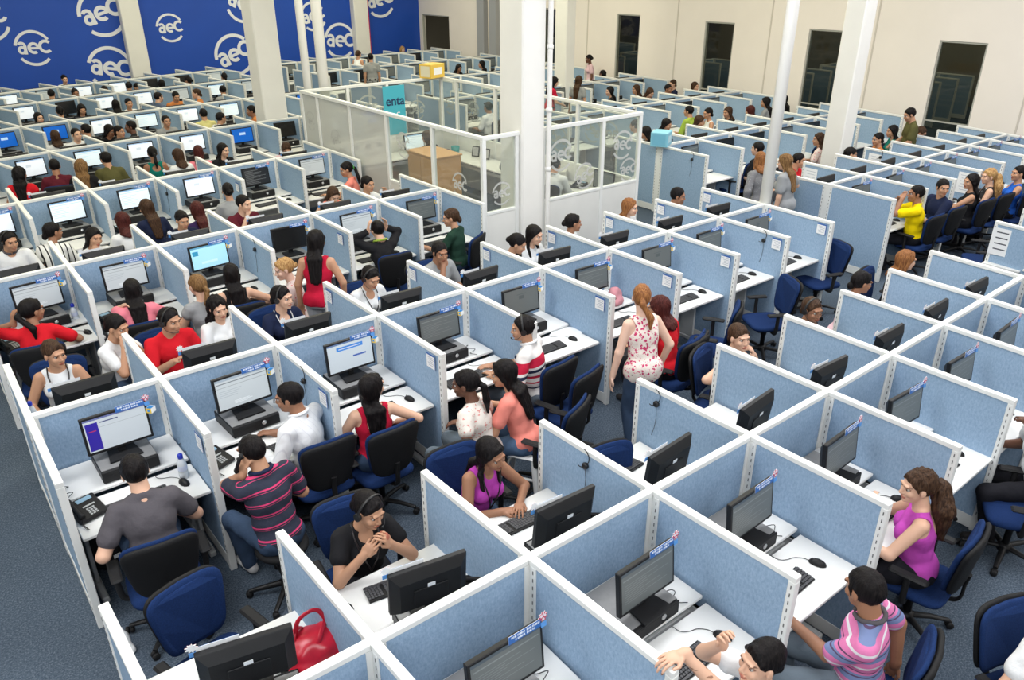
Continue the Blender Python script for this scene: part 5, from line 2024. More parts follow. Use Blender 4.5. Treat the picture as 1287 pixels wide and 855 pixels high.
# --- fifth to last rows on the left
BACK = [
    ('person with curly bob in white vest, back to camera, fifth row', (2.380, 14.892), 0, True, 'light', ('shoulder', 'brown'), top('white', .2), (-10, 0)),
    ('man with arm raised behind his head, fifth row', (2.731, 14.506), 186, False, 'light', short, top('white', .3), (10, 0)),
    ('dark haired man beside the one with a raised arm', (2.959, 14.932), 20, False, 'tan', short, top('black', .6), (20, 0)),
    ('person in black leaning over a colleague, fifth row', (3.357, 14.846), 190, True, 'brown', ('long', 'black'), top('black', 1.8), (30, -20)),
    ('child-faced woman below the person leaning in black', (3.481, 14.427), 195, True, 'tan', ('tied', 'black'), top('black', .6), (20, 0)),
    ('dark man in profile facing left by the black screen', (3.748, 14.675), 60, False, 'dark', short, top('black', .8), (20, 0)),
    ('person whose eyes just show over a divider, fifth row', (4.506, 14.852), 188, False, 'tan', short, top('grey', .6), (0, 0)),
    ('man in pale yellow shirt, back to camera', (5.379, 15.509), -4, False, 'tan', short, top('paleyellow', .8), (6, -6)),
    ('man in white shirt in profile facing right near a blue screen', (5.530, 14.524), -70, False, 'tan', short, top('white', .8), (-10, -6)),
    ('man in tan shirt in profile facing left near a blue screen', (6.370, 14.984), 70, False, 'brown', short, top('orange', .8), (10, -6)),
    ('person in navy, back to camera, sixth row', (3.090, 17.809), 0, True, 'tan', ('tied', 'black'), top('navy', .8), (0, -8)),
    ('woman smiling beside a purple-framed screen', (2.559, 17.131), 188, True, 'light', ('longfront', 'black'), top('grey', .6), (10, 0)),
    ('hunched dark haired person behind a round tag', (3.530, 17.900), 186, True, 'tan', ('longcurl', 'black'), top('black', .8), (0, -20)),
    ('woman with long black hair, back to camera, sixth row', (4.300, 17.951), 0, True, 'tan', ('long', 'black'), top('black', .8), (0, -8)),
    ('face over white papers, sixth row', (4.601, 17.964), 188, True, 'tan', ('tied', 'black'), top('white', .6), (0, 0)),
    ('man in grey-blue shirt in profile facing right', (5.355, 18.566), -70, False, 'light', short, top('greyblue', 1.2), (-10, -4)),
    ('man with folded arms over the divider, sixth row', (5.758, 18.347), 188, False, 'tan', short, top('orange', .3), (0, -20)),
    ('woman in tan top in profile facing left, sixth row', (6.301, 18.911), 60, True, 'light', ('tied', 'brown'), top('orange', .5), (20, -4)),
    ('person in grey with headphones, back to camera, sixth row', (7.038, 18.486), 0, False, 'tan', short, top('grey', .8), (0, -6)),
    ('man with beige shirt, back to camera, seventh row', (3.338, 20.994), -10, False, 'tan', short, top('paleyellow', .6), (-10, -6)),
    ('dark head behind a monitor, seventh row', (3.839, 20.770), 188, False, 'brown', short, top('black', .6), (0, -10)),
    ('round dark head above the divider, seventh row', (4.596, 20.679), 186, False, 'brown', short, top('black', .6), (0, -14)),
    ('man with short dark hair, back to camera, seventh row', (5.306, 21.042), -10, False, 'tan', short, top('white', .6), (-10, -8)),
    ('woman with parted dark hair, seventh row', (5.457, 20.910), 190, True, 'tan', ('tied', 'black'), top('black', .6), (10, -8)),
    ('woman with long dark hair before a grey screen, back row', (6.229, 21.086), 0, True, 'tan', ('long', 'black'), top('black', .6), (0, -8)),
    ('woman with a topknot before a white screen, back row', (6.958, 21.420), 20, True, 'brown', ('bun', 'black'), top('white', .6), (20, -8)),
    ('black haired person before a white screen, back row', (8.058, 21.674), 0, True, 'tan', ('tied', 'black'), top('black', .6), (0, -8)),
    ('person far back against the blue wall facing the camera', (4.401, 23.729), 190, True, 'light', ('tied', 'black'), top('white', .6), (0, -8)),
    ('person with dark bun beside the broad cream column', (8.004, 18.528), 0, True, 'tan', ('bun', 'black'), top('black', .6), (0, -8)),
    ('fair person beyond the two round white pillars', (13.001, 24.959), 186, True, 'fair', ('tied', 'auburn'), top('palepink', .6), (0, -8)),
    ('woman with blond hair over the far cubicles by the blue wall', (16.396, 25.263), 186, True, 'fair', ('longcurl', 'blond'), top('white', .6), (0, -8)),
    ('woman with long dark hair beside the yellow box', (13.313, 18.754), 188, True, 'tan', ('longfront', 'black'), top('black', .6), (0, -6)),
    ('woman in black with long hair in profile near the cream wall', (15.750, 18.997), 50, True, 'tan', ('long', 'black'), top('black', .8), (10, -6)),
    ('dark hunched person beside a monitor behind the office', (14.687, 18.753), 186, True, 'brown', ('longcurl', 'black'), top('black', .8), (0, -20)),
    # right block
    ('woman with dark hair and hand at her face by a wall window', (17.623, 12.119), 60, True, 'light', ('tied', 'brown'), top('navy', .9), (20, -6)),
    ('woman with eyes over a monitor back, light brown hair', (17.110, 11.314), 188, True, 'light', ('longfront', 'brown'), top('white', .6), (0, -6)),
    ('dark head over a divider near the cream wall', (16.064, 11.335), 188, False, 'brown', short, top('black', .6), (0, -6)),
    ('woman with long black hair in profile facing left, seated alone', (14.734, 12.154), 50, True, 'light', ('long', 'black'), top('black', .8), (20, -6)),
    ('woman with wavy brown hair and white top in profile left', (15.514, 11.970), 50, True, 'tan', ('longcurl', 'brown'), top('white', .8), (20, -6)),
    ('person with brown hair bent low beside the white top', (15.445, 11.403), 186, True, 'light', ('shoulder', 'brown'), top('black', .8), (0, -30)),
    ('person with dark hair at the edge of the third right block row', (12.407, 8.200), 186, True, 'tan', ('longfront', 'black'), top('white', .6), (10, -20)),
    ('man in lime green shirt, back to camera', (13.825, 8.983), 6, False, 'tan', short, top('lime', .9), (14, -6)),
    ('woman in white vest with her hand to her cheek', (14.055, 8.472), 60, True, 'tan', ('tied', 'black'), top('white', 0, neck=.085), (10, -8)),
    ('brown haired person low behind the lime shirt', (13.223, 8.018), 190, True, 'tan', ('shoulder', 'brown'), top('white', .6), (20, -20)),
    ('person with dark hair beyond the white vest', (14.516, 8.295), 60, True, 'tan', ('shoulder', 'brown'), top('black', .6), (20, -8)),
    ('woman in grey sweater with dark hair, back to camera', (16.323, 8.582), 14, True, 'tan', ('long', 'black'), top('grey', 1.8), (20, -8)),
    ('person with auburn hair leaning towards the grey sweater', (15.067, 8.108), 30, True, 'light', ('shoulder', 'auburn'), top('navy', .9), (-20, -14)),
    ('person in black behind the thin white pillar', (16.968, 8.536), 20, True, 'tan', ('long', 'black'), top('black', 1.8), (0, -8)),
    ('man in black t-shirt, back to camera, beside the grey print blouse', (11.733, 5.724), 4, False, 'light', short, top('black', .8), (16, -6)),
    ('woman with long curly brown hair in pink floral top', (13.406, 5.384), 18, True, 'tan', ('longcurl', 'brown'), top('redfloral', .6), (30, -6)),
    ('boy-faced man in red polo facing the camera', (11.493, 4.556), 190, False, 'tan', short, top('red', .7), (14, -8)),
    ('woman in orange top with black hair in profile facing left', (14.260, 4.691), 52, True, 'tan', ('tied', 'black'), top('orange', .6), (14, -6)),
    ('woman with black bob beyond the orange top', (15.209, 4.910), 40, True, 'tan', ('shoulder', 'black'), top('teal', .6), (14, -6)),
    ('dark haired person low at the first right block row', (12.702, 4.235), 196, True, 'tan', ('tied', 'black'), top('black', .6), (20, -8)),
    ('person bent low near the rightmost wall window', (15.541, 4.494), 186, True, 'brown', ('tied', 'brown'), top('black', .6), (0, -24)),
]
for lab, xy, rz, fem, sk, hr, tp, (hy, hp) in BACK:
    fig(lab, xy, rz, dict(female=fem, lean=8, head=(hy, hp, 0)), sk, hr, tp, 'darkpants')
# --- right block, first row
fig('man in bright yellow t-shirt with hands raised to his face', (10.925, 2.331), 26, dict(female=False, lean=6, head=(18, -4, 0), lh=(-.08, .26, 1.12, -.7, .2, -.9), rh=(.06, .30, 1.06, .8, .2, -.9)), 'brown', short, top('yellow', .7), 'darkpants', ('black office chair under the man in the yellow t-shirt', -30), True)
fig('man in navy shirt turning to look at the camera', (11.553, 2.243), 44, dict(female=False, lean=2, head=(96, -6, 0), twist=20), 'tan', short, top('navy', .9), 'darkpants', ('black office chair under the man in the navy shirt', -46), True)
fig('woman in black sleeveless top with long straight black hair', (12.330, 2.183), 30, dict(lean=0, head=(24, -4, 0), lh=(-.1, .44, .745), rh=(.2, .25, .72)), 'tan', ('long', 'black'), top('black', 0, neck=.08), 'darkpants', ('black office chair under the woman in the black sleeveless top', -34), True)
fig('blond woman with ponytail in black and white print top', (12.886, 2.162), 30, dict(lean=2, head=(24, -6, 0)), 'light', ('ponycurl', 'blond'), top('zigzag', 0, neck=.09, back=.08), 'darkpants', ('black office chair under the blond woman in print top', -34), True)
fig('woman in bright blue top leaning back at the right edge', (13.427, 1.944), 34, dict(lean=-6, head=(20, 0, 0)), 'tan', ('tied', 'black'), top('blue', .0, neck=.08), 'darkpants', ('black office chair under the woman in the blue top', -36), True)
# --- standing in the aisles
ST = dict(sit=False)
fig('woman with long blond hair standing in a grey t-shirt', (9.829, 3.783), 8, dict(sit=False, lean=6, head=(0, -12, 0), rh=(.2, .2, 1.10, .9, -.2, -.8)), 'light', ('long', 'light_brown'), top('grey', .6, hem=1, t=.018), 'bluejeans', None, True)
fig('woman with copper hair in grey print blouse beside the thin white pillar', (9.968, 4.280), -20, dict(sit=False, lean=14, head=(-30, -14, 0), drop=.06), 'light', ('shoulder', 'copper'), top('greyprint', 1.7, hem=1, t=.016), 'darkpants', None, True)
fig('standing man in olive t-shirt holding something, right block', (14.650, 4.376), 40, dict(female=False, sit=False, lean=4, head=(10, -24, 0), lh=(-.1, .28, 1.05), rh=(.12, .28, 1.05)), 'tan', short, top('olive', .7, hem=1), 'darkpants')
fig('woman standing in grey and red tunic reading, left of a matching colleague', (12.948, 12.276), -110, dict(sit=False, lean=6, head=(0, -20, 0), rh=(.12, .3, 1.0), lh=(-.12, .3, 1.0)), 'light', ('longfront', 'black'), top('tankred', .5, hem=1), 'darkpants')
fig('woman standing in grey and red tunic in profile facing right', (13.500, 11.992), -70, dict(sit=False, lean=2, head=(-4, -6, 0)), 'tan', ('long', 'brown'), top('greyred', .5, hem=1), 'darkpants')
fig('woman in pale pink top standing by the cream wall', (17.372, 15.334), 60, dict(sit=False, lean=4, head=(10, -10, 0)), 'dark', ('bun', 'black'), top('palepink', .6, hem=1), 'whitejeans')
fig('dark haired person seated beside the pale pink top', (17.030, 14.729), 20, dict(lean=8), 'dark', ('tied', 'black'), top('black', .6), 'darkpants')
fig('man standing in grey and red tunic, back to camera, beyond the office', (11.766, 19.116), -20, dict(female=False, sit=False, lean=2, head=(-6, -6, 0)), 'tan', short, top('greyred', .5, hem=1), 'darkpants')
fig('woman in white vest standing near the red-edged pilaster', (12.370, 20.957), -60, dict(sit=False, lean=6, head=(-6, -8, 0)), 'tan', ('bun', 'brown'), top('white', 0, neck=.085, hem=1), 'jeans')
fig('person standing in grey shirt beside the broad cream column', (9.673, 22.418), -30, dict(female=False, sit=False, lean=0), 'tan', short, top('grey', .9, hem=1), 'jeans')
# --- in and behind the glass office
fig('man in white shirt working inside the glass office', (8.176, 6.875), -62, dict(female=False, lean=10, head=(-8, -8, 0), lh=(-.1, .42, .745), rh=(.14, .42, .745)), 'tan', short, top('white', 1.3, neck=.066, collar=C_['white']), 'darkpants', 'black office chair under the man in the glass office', True)
fig('woman with long brown hair at the office computer, back to camera', (7.885, 10.225), 10, dict(lean=8, head=(10, -8, 0)), 'tan', ('long', 'brown'), top('black', .8), 'darkpants', 'black office chair under the long-haired woman in the office')
fig('person in white shirt and black cap of hair behind the office glass', (10.696, 12.002), 10, dict(female=False, lean=4, head=(0, -6, 0)), 'brown', crop, top('white', .8), 'darkpants', 'black office chair behind the office glass')
fig('woman with long black hair in black beside the office corner', (11.427, 7.803), 20, dict(lean=10, head=(20, -16, 0)), 'tan', ('long', 'black'), top('black', .9), 'darkpants')
fig('man in white shirt with cropped hair behind the office corner glass', (11.636, 8.377), 14, dict(female=False, lean=6, head=(10, -8, 0)), 'tan', short, top('white', .9), 'darkpants')
fig('person in a chair cut by the right edge, only a hand shows', (3.762, -2.023), 160, dict(lean=0, lh=(-.17, .3, .73), rh=(.28, .25, .70)), 'light', ('tied', 'brown'), top('white', .6), 'jeans', 'blue office chair cut by the right edge of the front aisle', True)
# --- empty chairs
for lab, x, y, rz in (
        ('empty bright blue office chair at the front row left end', 0.413, 1.047, 192),
        ('empty black office chair, nearer of two beside the rugby shirt', 3.409, 1.578, 24),
        ('empty dark office chair beside the papers desk', 3.896, 1.936, 14),
        ('empty blue office chair, top just over the divider by the hanging headset', 3.197, 0.527, 170),
        ('empty black office chair at the sixth bay of the second row', 5.176, 1.785, 20),
        ('empty blue office chair left of three in the middle aisle', 6.014, 1.981, 30),
        ('empty blue office chair, middle of three in the middle aisle', 7.015, 1.967, 60),
        ('empty blue office chair, right of three in the middle aisle', 8.592, 2.282, 70),
        ('empty dark chair beside the pink-topped woman', 8.192, 1.244, 190),
        ('empty dark blue chair by the paper notice', 11.039, 1.334, 30),
        ('black office chair behind the boy-faced man in red', 13.735, 5.850, 20),
        ('empty dark office chair beside the grey print blouse', 11.564, 5.815, 20),
        ('empty black chair at the right edge beyond the front row', 5.544, -1.241, 30)):
    CHAIR.put(Vector((x, y, 0)), math.radians(rz), lab)

# the telephone handset at the striped polo's ear
t0, p0, a0 = POSES['man in navy polo with pink stripes holding a phone to his ear']
q = (p0.hc + p0.Rh @ V3(-.105, .02, -.035)) * S
t = thing('telephone_handset', 'black telephone handset at the ear of the man in striped polo', 'telephone', (t0.location.x + math.cos(a0) * q[0] - math.sin(a0) * q[1], t0.location.y + math.sin(a0) * q[0] + math.cos(a0) * q[1], q[2]), a0)
MB().tube(smooth([(0, .055, -.075), (-.018, .03, -.05), (-.022, 0, 0), (-.012, -.02, .05), (.004, -.025, .07)]), .013, 8).build('grip', M_BLK2, t)
MB().tube([(.004, .055, -.078), (-.012, .05, -.07)], .021, 10).build('mouthpiece', M_BLK2, t)
MB().tube([(.012, -.025, .07), (-.006, -.022, .068)], .021, 10).build('earpiece', M_BLK2, t)

# ------------------------------------------------------------------ glass office in the middle of the hall
OX0, OX1, OY0, OY1, OH, OB = 5.86, 8.85, 5.72, 11.1, 2.05, 1.03


def glass(name, tint, gloss, frost=0.0):
    m = bpy.data.materials.new(name)
    m.use_nodes = True
    nt = m.node_tree
    nt.nodes.remove(nt.nodes['Principled BSDF'])
    tr, gl, mx, fr = (nt.nodes.new(k) for k in ('ShaderNodeBsdfTransparent', 'ShaderNodeBsdfGlossy', 'ShaderNodeMixShader', 'ShaderNodeFresnel'))
    tr.inputs[0].default_value = (*tint, 1)
    gl.inputs['Roughness'].default_value = gloss
    fr.inputs[0].default_value = 1.4
    ge = nt.nodes.new('ShaderNodeNewGeometry')
    nt.links.new(mth(nt, 'MULTIPLY', fr.outputs[0], mth(nt, 'SUBTRACT', 1.0, ge.outputs['Backfacing'])), mx.inputs[0])
    nt.links.new(tr.outputs[0], mx.inputs[1])
    nt.links.new(gl.outputs[0], mx.inputs[2])
    out = mx.outputs[0]
    if frost:
        df, m2 = nt.nodes.new('ShaderNodeBsdfDiffuse'), nt.nodes.new('ShaderNodeMixShader')
        df.inputs[0].default_value = (.72, .73, .71, 1)
        m2.inputs[0].default_value = frost
        nt.links.new(out, m2.inputs[1])
        nt.links.new(df.outputs[0], m2.inputs[2])
        out = m2.outputs[0]
    nt.links.new(out, nt.nodes['Material Output'].inputs[0])
    return m


M_GLASS, M_FROST, M_FILM = glass('office_glass', (.90, .92, .90), .02, .06), glass('frosted_glass', (.85, .86, .84), .2, .55), glass('frosted_print', (.9, .9, .9), .3, .45)
M_OFFW = plain('office_white_panel', (.74, .74, .71), .5, noise=.03, scale=3)


def office_wall(name, x0, y0, x1, y1, posts, frost, gaps=(), logos=(), door=None):
    """posts: fractions along the wall; frost: panes with frosted film"""
    L = math.hypot(x1 - x0, y1 - y0)
    rz = math.atan2(y1 - y0, x1 - x0)
    t = bpy.data.objects.new(name, None)
    COL.objects.link(t)
    t.location, t.rotation_euler = (x0, y0, 0), (0, 0, rz)
    t['kind'] = 'structure'
    fr = MB()
    inner = x0 == x1
    for s in posts:
        if inner and s in (0, 1.0):
            continue
        fr.box(L * s - .03, L * s + .03, -.03, .03, 0, OH - .049, .004)
    e_ = -.033 if inner else .03
    fr.box(-e_, L + e_, -.032, .032, OH - .05, OH, .004)
    ps = list(posts)
    for i in range(len(ps) - 1):
        a, b = L * ps[i] + .03, L * ps[i + 1] - .03
        if i in gaps:
            continue
        if i == door:
            MB().box(a, b, -.006, .006, .06, OH - .05).build('door_pane', M_FROST, t)
            h = MB().tube(smooth([(b - .07, -.05, .98), (b - .07, -.075, 1.0), (b - .07, -.075, 1.12), (b - .07, -.05, 1.14)]), .010, 8)
            h.box(b - .085, b - .055, -.055, -.005, .96, 1.16, .004)
            h.build('door_handle', plain('handle_metal', (.25, .25, .25), .3, .8), t)
            fr.box(a, b, -.02, .02, 0, .06)
            continue
        full = i in frost
        zb = .10 if i in frost and frost[i] > 1 else OB
        fr.box(a, b, -.03, .03, zb - .04, zb, .004)
        MB().box(a, b, -.022, .022, .0, zb - .04).build('base_panel', M_OFFW, t)
        MB().box(a, b, -.005, .005, zb, OH - .05).build('pane', M_FROST if full else M_GLASS, t)
    fr.build('frame', M_WHITE, t)
    for s, z, sc, rot in logos:
        logo('logo', t, Matrix.Translation((L * s, -.0065, z)) @ Matrix.Rotation(math.radians(-rot), 4, 'Y'), sc, M_FILM, .0012)
    return t


office_wall('wall_office_front', OX0, OY0, OX1, OY0, (0, .185, .345, .735, 1.0), {}, logos=((.10, 1.25, .30, 0), (.46, 1.62, .42, 0), (.62, 1.25, .36, 20), (.88, 1.60, .40, -8), (.93, 1.2, .34, 0)), gaps=())
office_wall('wall_office_left', OX0, OY1, OX0, OY0, (0, .115, .33, .545, .78, 1.0), {0: 2, 2: 2}, logos=((.05, 1.55, .32, 0), (.06, .95, .34, 0), (.22, 1.35, .36, 12), (.24, .8, .36, 0), (.63, 1.62, .36, 0), (.90, 1.30, .34, 0)), door=1)
office_wall('wall_office_back', OX1, OY1, OX0, OY1, (0, .42, .70, 1.0), {}, logos=((.20, 1.45, .36, 0), (.56, 1.62, .42, 180), (.85, 1.45, .38, 0)))
office_wall('wall_office_right', OX1, OY0, OX1, OY1, (0, .255, .43, .67, .90, 1.0), {}, logos=((.12, 1.62, .38, 0), (.19, 1.62, .36, 20), (.34, 1.35, .38, 0), (.55, 1.5, .36, 0), (.80, 1.5, .36, -10), (.95, 1.5, .3, 0)))

# wooden cabinet
M_WOOD = bpy.data.materials.new('beech_veneer')
M_WOOD.use_nodes = True
nt = M_WOOD.node_tree
tc, mp, nz, cr = (nt.nodes.new(k) for k in ('ShaderNodeTexCoord', 'ShaderNodeMapping', 'ShaderNodeTexNoise', 'ShaderNodeValToRGB'))
mp.inputs['Scale'].default_value = (14, 14, 1.2)
nz.inputs['Scale'].default_value = 3
nz.inputs['Detail'].default_value = 6
cr.color_ramp.elements[0].color, cr.color_ramp.elements[1].color = (.46, .24, .09, 1), (.64, .37, .16, 1)
nt.links.new(tc.outputs['Object'], mp.inputs[0])
nt.links.new(mp.outputs[0], nz.inputs['Vector'])
nt.links.new(nz.outputs['Fac'], cr.inputs['Fac'])
nt.links.new(cr.outputs[0], nt.nodes['Principled BSDF'].inputs['Base Color'])
nt.nodes['Principled BSDF'].inputs['Roughness'].default_value = .4
cab = thing('wooden_cabinet', 'tall beech cabinet inside the glass office', 'cabinet', (7.30, 9.10, 0))
MB().box(-.27, .27, -.44, .44, .05, 1.07, .003).build('body', M_WOOD, cab)
MB().box(-.29, .29, -.46, .46, 1.07, 1.10, .004).build('top', M_WOOD, cab)
MB().box(-.25, .25, -.42, .42, 0, .05).build('plinth', M_BLK2, cab)
for k in (-1, 1):
    d = MB().box(-.288, -.271, k * .21 - .205, k * .21 + .205, .08, 1.05, .003).build('door', M_WOOD, cab)
    MB().tube([(-.30, k * .03, .55), (-.30, k * .03, .66)], .006, 8).build('handle', M_SILVER, d)


def office_desk(label, x0, x1, y0, y1):
    t = thing('office_desk', label, 'desk', ((x0 + x1) / 2, (y0 + y1) / 2, 0))
    hx, hy = (x1 - x0) / 2, (y1 - y0) / 2
    MB().box(-hx, hx, -hy, hy, .695, .72, .004).build('worktop', M_LAM, t)
    for sx in (-1, 1):
        for sy in (-1, 1):
            MB().box(sx * hx - .05 * (sx > 0), sx * hx + .05 * (sx < 0), sy * hy - .05 * (sy > 0), sy * hy + .05 * (sy < 0), 0, .695).build('leg', M_GREYLAM, t)
    MB().box(-hx + .05, hx - .05, -hy + .05, hy - .05, .60, .66).build('apron', M_GREYLAM, t)
    return t


office_desk('white office desk under the back glass of the office', 6.1, 8.1, 10.42, 11.02)
office_desk('white office desk along the right glass, holding the black bag', 8.2, 8.78, 7.75, 10.38)
office_desk('white office desk of the man in the white shirt', 8.38, 8.80, 5.95, 7.5)


class Spot:
    """a free place given by world position and turn, with the interface of a desk place"""

    def __init__(self, x, y, rz):
        self.x, self.y, self.rz = x, y, rz

    def at(self, x, y, z=0.0):
        return Vector((self.x, self.y, z))


monitor(Spot(7.95, 10.78, .0), 0, 0, 0, 'bright', 0, 'black monitor with bright screen inside the glass office', .72)
monitor(Spot(8.66, 6.25, -PI / 2), 0, 0, 0, 'dim', 0, 'slim monitor edge-on near the office corner', .72)
PHONE.put((8.62, 6.75, .72), -1.3, 'black desk telephone inside the glass office')
KEYB.put((8.50, 6.98, .72), -1.35, 'black keyboard under the hands of the office man')
t = thing('printer', 'pale grey printer beside the man in the office', 'printer', (8.60, 7.30, .72), -.9)
MB().prism([(-.16, 0), (.16, 0), (.16, .13), (.05, .20), (-.16, .20)], -.17, .17, 'x').build('body', plain('printer_grey', (.58, .57, .53), .5), t)
MB().box(-.12, .12, -.22, -.155, .05, .065).build('tray', M_DARKGREY, t)
for i, (x, y, w) in enumerate(((8.72, 5.98, .2), (8.45, 5.90, .22), (8.2, 5.84, .22))):
    s = thing('paper_tray', ('white paper tray in the office corner', 'middle white paper tray on the office sill', 'white paper tray nearest the office man')[i], 'tray', (x - .15, 5.98, .72))
    MB().box(-w / 2, w / 2, -.14, .14, 0, .012).build('floor_plate', M_PAPER, s)
    for k in (-1, 1):
        MB().box(k * w / 2 - .006, k * w / 2 + .006, -.14, .14, .012, .12).build('side_wall', M_PAPER, s)
bag = thing('shoulder_bag', 'shiny black bag on the white desk in the glass office', 'bag', (8.45, 8.35, .72))
f = Field(V3(-.3, -.25, -.05), V3(.3, .25, .4), .014, [])
f.ell((0, 0, .10), (.25, .15, .14), None, .03).ell((.02, 0, .19), (.16, .10, .10), None, .05)
f.keep((0, 0, .002), (0, 0, -1)).ripple(.008, 30, 34, 26)
o = bpy.data.objects.new('body', f.mesh('bag_body', plain('black_leather', (.012, .012, .013), .3)))
COL.objects.link(o)
o.parent = bag
MB().tube(smooth([(-.18, -.10, .14), (-.08, -.16, .30), (.08, -.16, .30), (.18, -.10, .14)]), .012, 6).build('strap', M_BLK, bag)
t = thing('waste_bin', 'teal round bin on the office desk', 'bin', (8.42, 10.05, .72))
MB().lathe([(.07, 0), (.085, .17), (.078, .17), (.064, .01)], 18).build('shell', plain('teal_plastic', (.02, .25, .25), .4), t)
for i, (x, y) in enumerate(((8.62, 9.35), (8.60, 9.65))):
    t = thing('photo_frame', ('nearer photo frame on the office desk', 'farther photo frame on the office desk')[i], 'photo frame', (x, y, .72), -1.2)
    MB().box(-.08, .08, -.012, .008, .01, .21, M=Matrix.Rotation(math.radians(-14), 4, 'X')).build('frame', M_BLK, t)
    MB().box(-.06, .06, -.0135, -.012, .03, .19, M=Matrix.Rotation(math.radians(-14), 4, 'X')).build('photograph', plain('photo_grey', (.4, .4, .4), .4), t)
for i in range(5):
    t = thing('small_picture', f'{ORD[i]} of five small dark pictures on the office back panel', 'picture', (6.3 + i * .26, OY1 - .027, .90))
    MB().box(-.075, .075, -.004, .0, -.06, .06).build('card', M_PAPER, t)
    MB().box(-.055, .055, -.0055, -.004, -.04, .045).build('print', plain('dark_print', (.06, .06, .07), .5), t)
t = thing('paper_pile', 'loose papers on the left office desk', 'papers', (6.5, 10.7, .72), .2)
for k in range(4):
    MB().box(-.11 + k * .02, .10 + k * .02, -.15 + k * .015, .14 - k * .01, .002 * k, .002 * k + .002).build('sheet', M_PAPER, t)
# cyan banner on the far glass
t = thing('hanging_banner', 'cyan banner with dark lettering on the office glass', 'banner', (7.72, 11.062, 1.05))
MB().box(-.24, .24, -.006, .006, 0, .92, .002).build('sheet', plain('cyan_banner', (.06, .42, .55), .6), t)
M_NAVYINK = plain('navy_ink', (.01, .03, .10), .6)


def text_mesh(s, size, mat, name, parent, M, bold=.0):
    cu = bpy.data.curves.new('lettering', 'FONT')
    cu.body = s
    cu.size = size
    cu.extrude = .0015
    cu.offset = bold
    cu.align_x = 'CENTER'
    tmp = bpy.data.objects.new('lettering', cu)
    COL.objects.link(tmp)
    dg = bpy.context.evaluated_depsgraph_get()
    me = bpy.data.meshes.new_from_object(tmp.evaluated_get(dg))
    bpy.data.objects.remove(tmp)
    bpy.data.curves.remove(cu)
    me.transform(M)
    me.materials.clear()
    me.materials.append(mat)
    o = bpy.data.objects.new(name, me)
    COL.objects.link(o)
    o.parent = parent
    return o


FACE = Matrix.Rotation(math.radians(90), 4, 'X')
text_mesh('enta', .24, M_NAVYINK, 'lettering', t, Matrix.Translation((0.02, -.008, .56)) @ FACE, .004)
text_mesh('aeC', .12, M_LOGO, 'lettering', t, Matrix.Translation((0.02, -.008, .34)) @ FACE, .002)


def carton(label, x, y, z, w, d, h, cols, rz=0.0):
    t = thing('cardboard_box', label, 'box', (x, y, z), rz)
    m = MB().box(-w / 2, w / 2, -d / 2, d / 2, 0, h, .006)
    m.build('body', cols[0], t)
    MB().box(-w * .30, w * .30, -d / 2 - .002, -d / 2 + .001, h * .25, h * .75).build('front_print', cols[1], t)
    MB().box(-w / 2 - .002, -w / 2 + .001, -d * .38, d * .38, h * .12, h * .88).build('side_print', cols[2], t)
    return t


carton('yellow and white box standing on the far corner of the glass office', 8.62, 11.06, OH, .42, .30, .26, (plain('box_yellow', (.75, .50, .08), .5), M_PAPER, plain('box_pale', (.7, .66, .5), .5)), .3)
carton('light blue box standing on the end panel beside the glass office', 10.42, 6.62, PH, .36, .30, .24, (plain('box_sky', (.22, .52, .66), .5), plain('box_sky_pale', (.50, .70, .78), .5), plain('box_sky_dark', (.16, .44, .60), .5)), .5)

# ------------------------------------------------------------------ small things on the desks and panels
M_CARDBLUE, M_INK = plain('card_blue', (.04, .13, .42), .6), plain('faint_ink', (.45, .48, .55), .8)


def make_card():
    t = thing('notice_card', '', 'notice')
    MB().box(-.001, .0, -.065, .065, -.135, 0).build('card', M_PAPER, t)
    m = MB().box(-.0022, -.001, -.065, .065, -.018, 0)
    m.box(-.0022, -.001, -.065, -.056, -.135, -.018)
    m.build('blue_border', M_CARDBLUE, t)
    k = MB()
    for i in range(5):
        k.box(-.002, -.001, -.045, .045 - .012 * (i % 3), -.04 - i * .018, -.034 - i * .018)
    k.build('print_lines', M_INK, t)
    return t


CARD = Kind(make_card)


def on_divider(row, n, side, d, face, z):
    """a point on the face (-1 left, +1 right) of a divider, d metres from the spine"""
    j, e = junction(row, n), junction(row, n, side * DL)
    u = (e - j).normalized()
    r = Vector((u.y, -u.x, 0)) * (1 if side < 0 else -1)
    p = j + u * d + (-r if face > 0 else r) * 1.0 * (.0195)
    p.z = z
    return p, math.atan2(u.y, u.x) + (PI / 2 if side < 0 else -PI / 2)


for row, n, side, d, z in (('B', 1, -1, .88, 1.13), ('B', 2, -1, .88, 1.14), ('B', 3, -1, .90, 1.15), ('B', 5, -1, .90, 1.15), ('B', 6, -1, .90, 1.15), ('B', 7, -1, .90, 1.15), ('B', 8, -1, .90, 1.15), ('B', 9, -1, .90, 1.15),
                           ('B', 3, 1, .93, 1.15), ('B', 4, 1, .93, 1.15), ('B', 5, 1, .93, 1.15), ('B', 6, 1, .93, 1.15), ('B', 7, 1, .93, 1.15), ('B', 8, 1, .93, 1.15), ('B', 9, 1, .93, 1.15), ('C', 4, -1, .80, 1.13), ('D', 4, -1, .8, 1.12)):
    j, e = junction(row, n), junction(row, n, side * DL)
    u = (e - j).normalized()
    left = Vector((u.y, -u.x, 0)) if side > 0 else Vector((-u.y, u.x, 0))
    left = -left if left.x > 0 else left
    p = j + u * d + left * .0265
    CARD.put((p.x, p.y, z), math.atan2(-left.y, -left.x), f"white notice card with blue border on divider {ORD[n]} from left, {'camera' if side < 0 else 'far'} side, {ROWNAME[row]}")


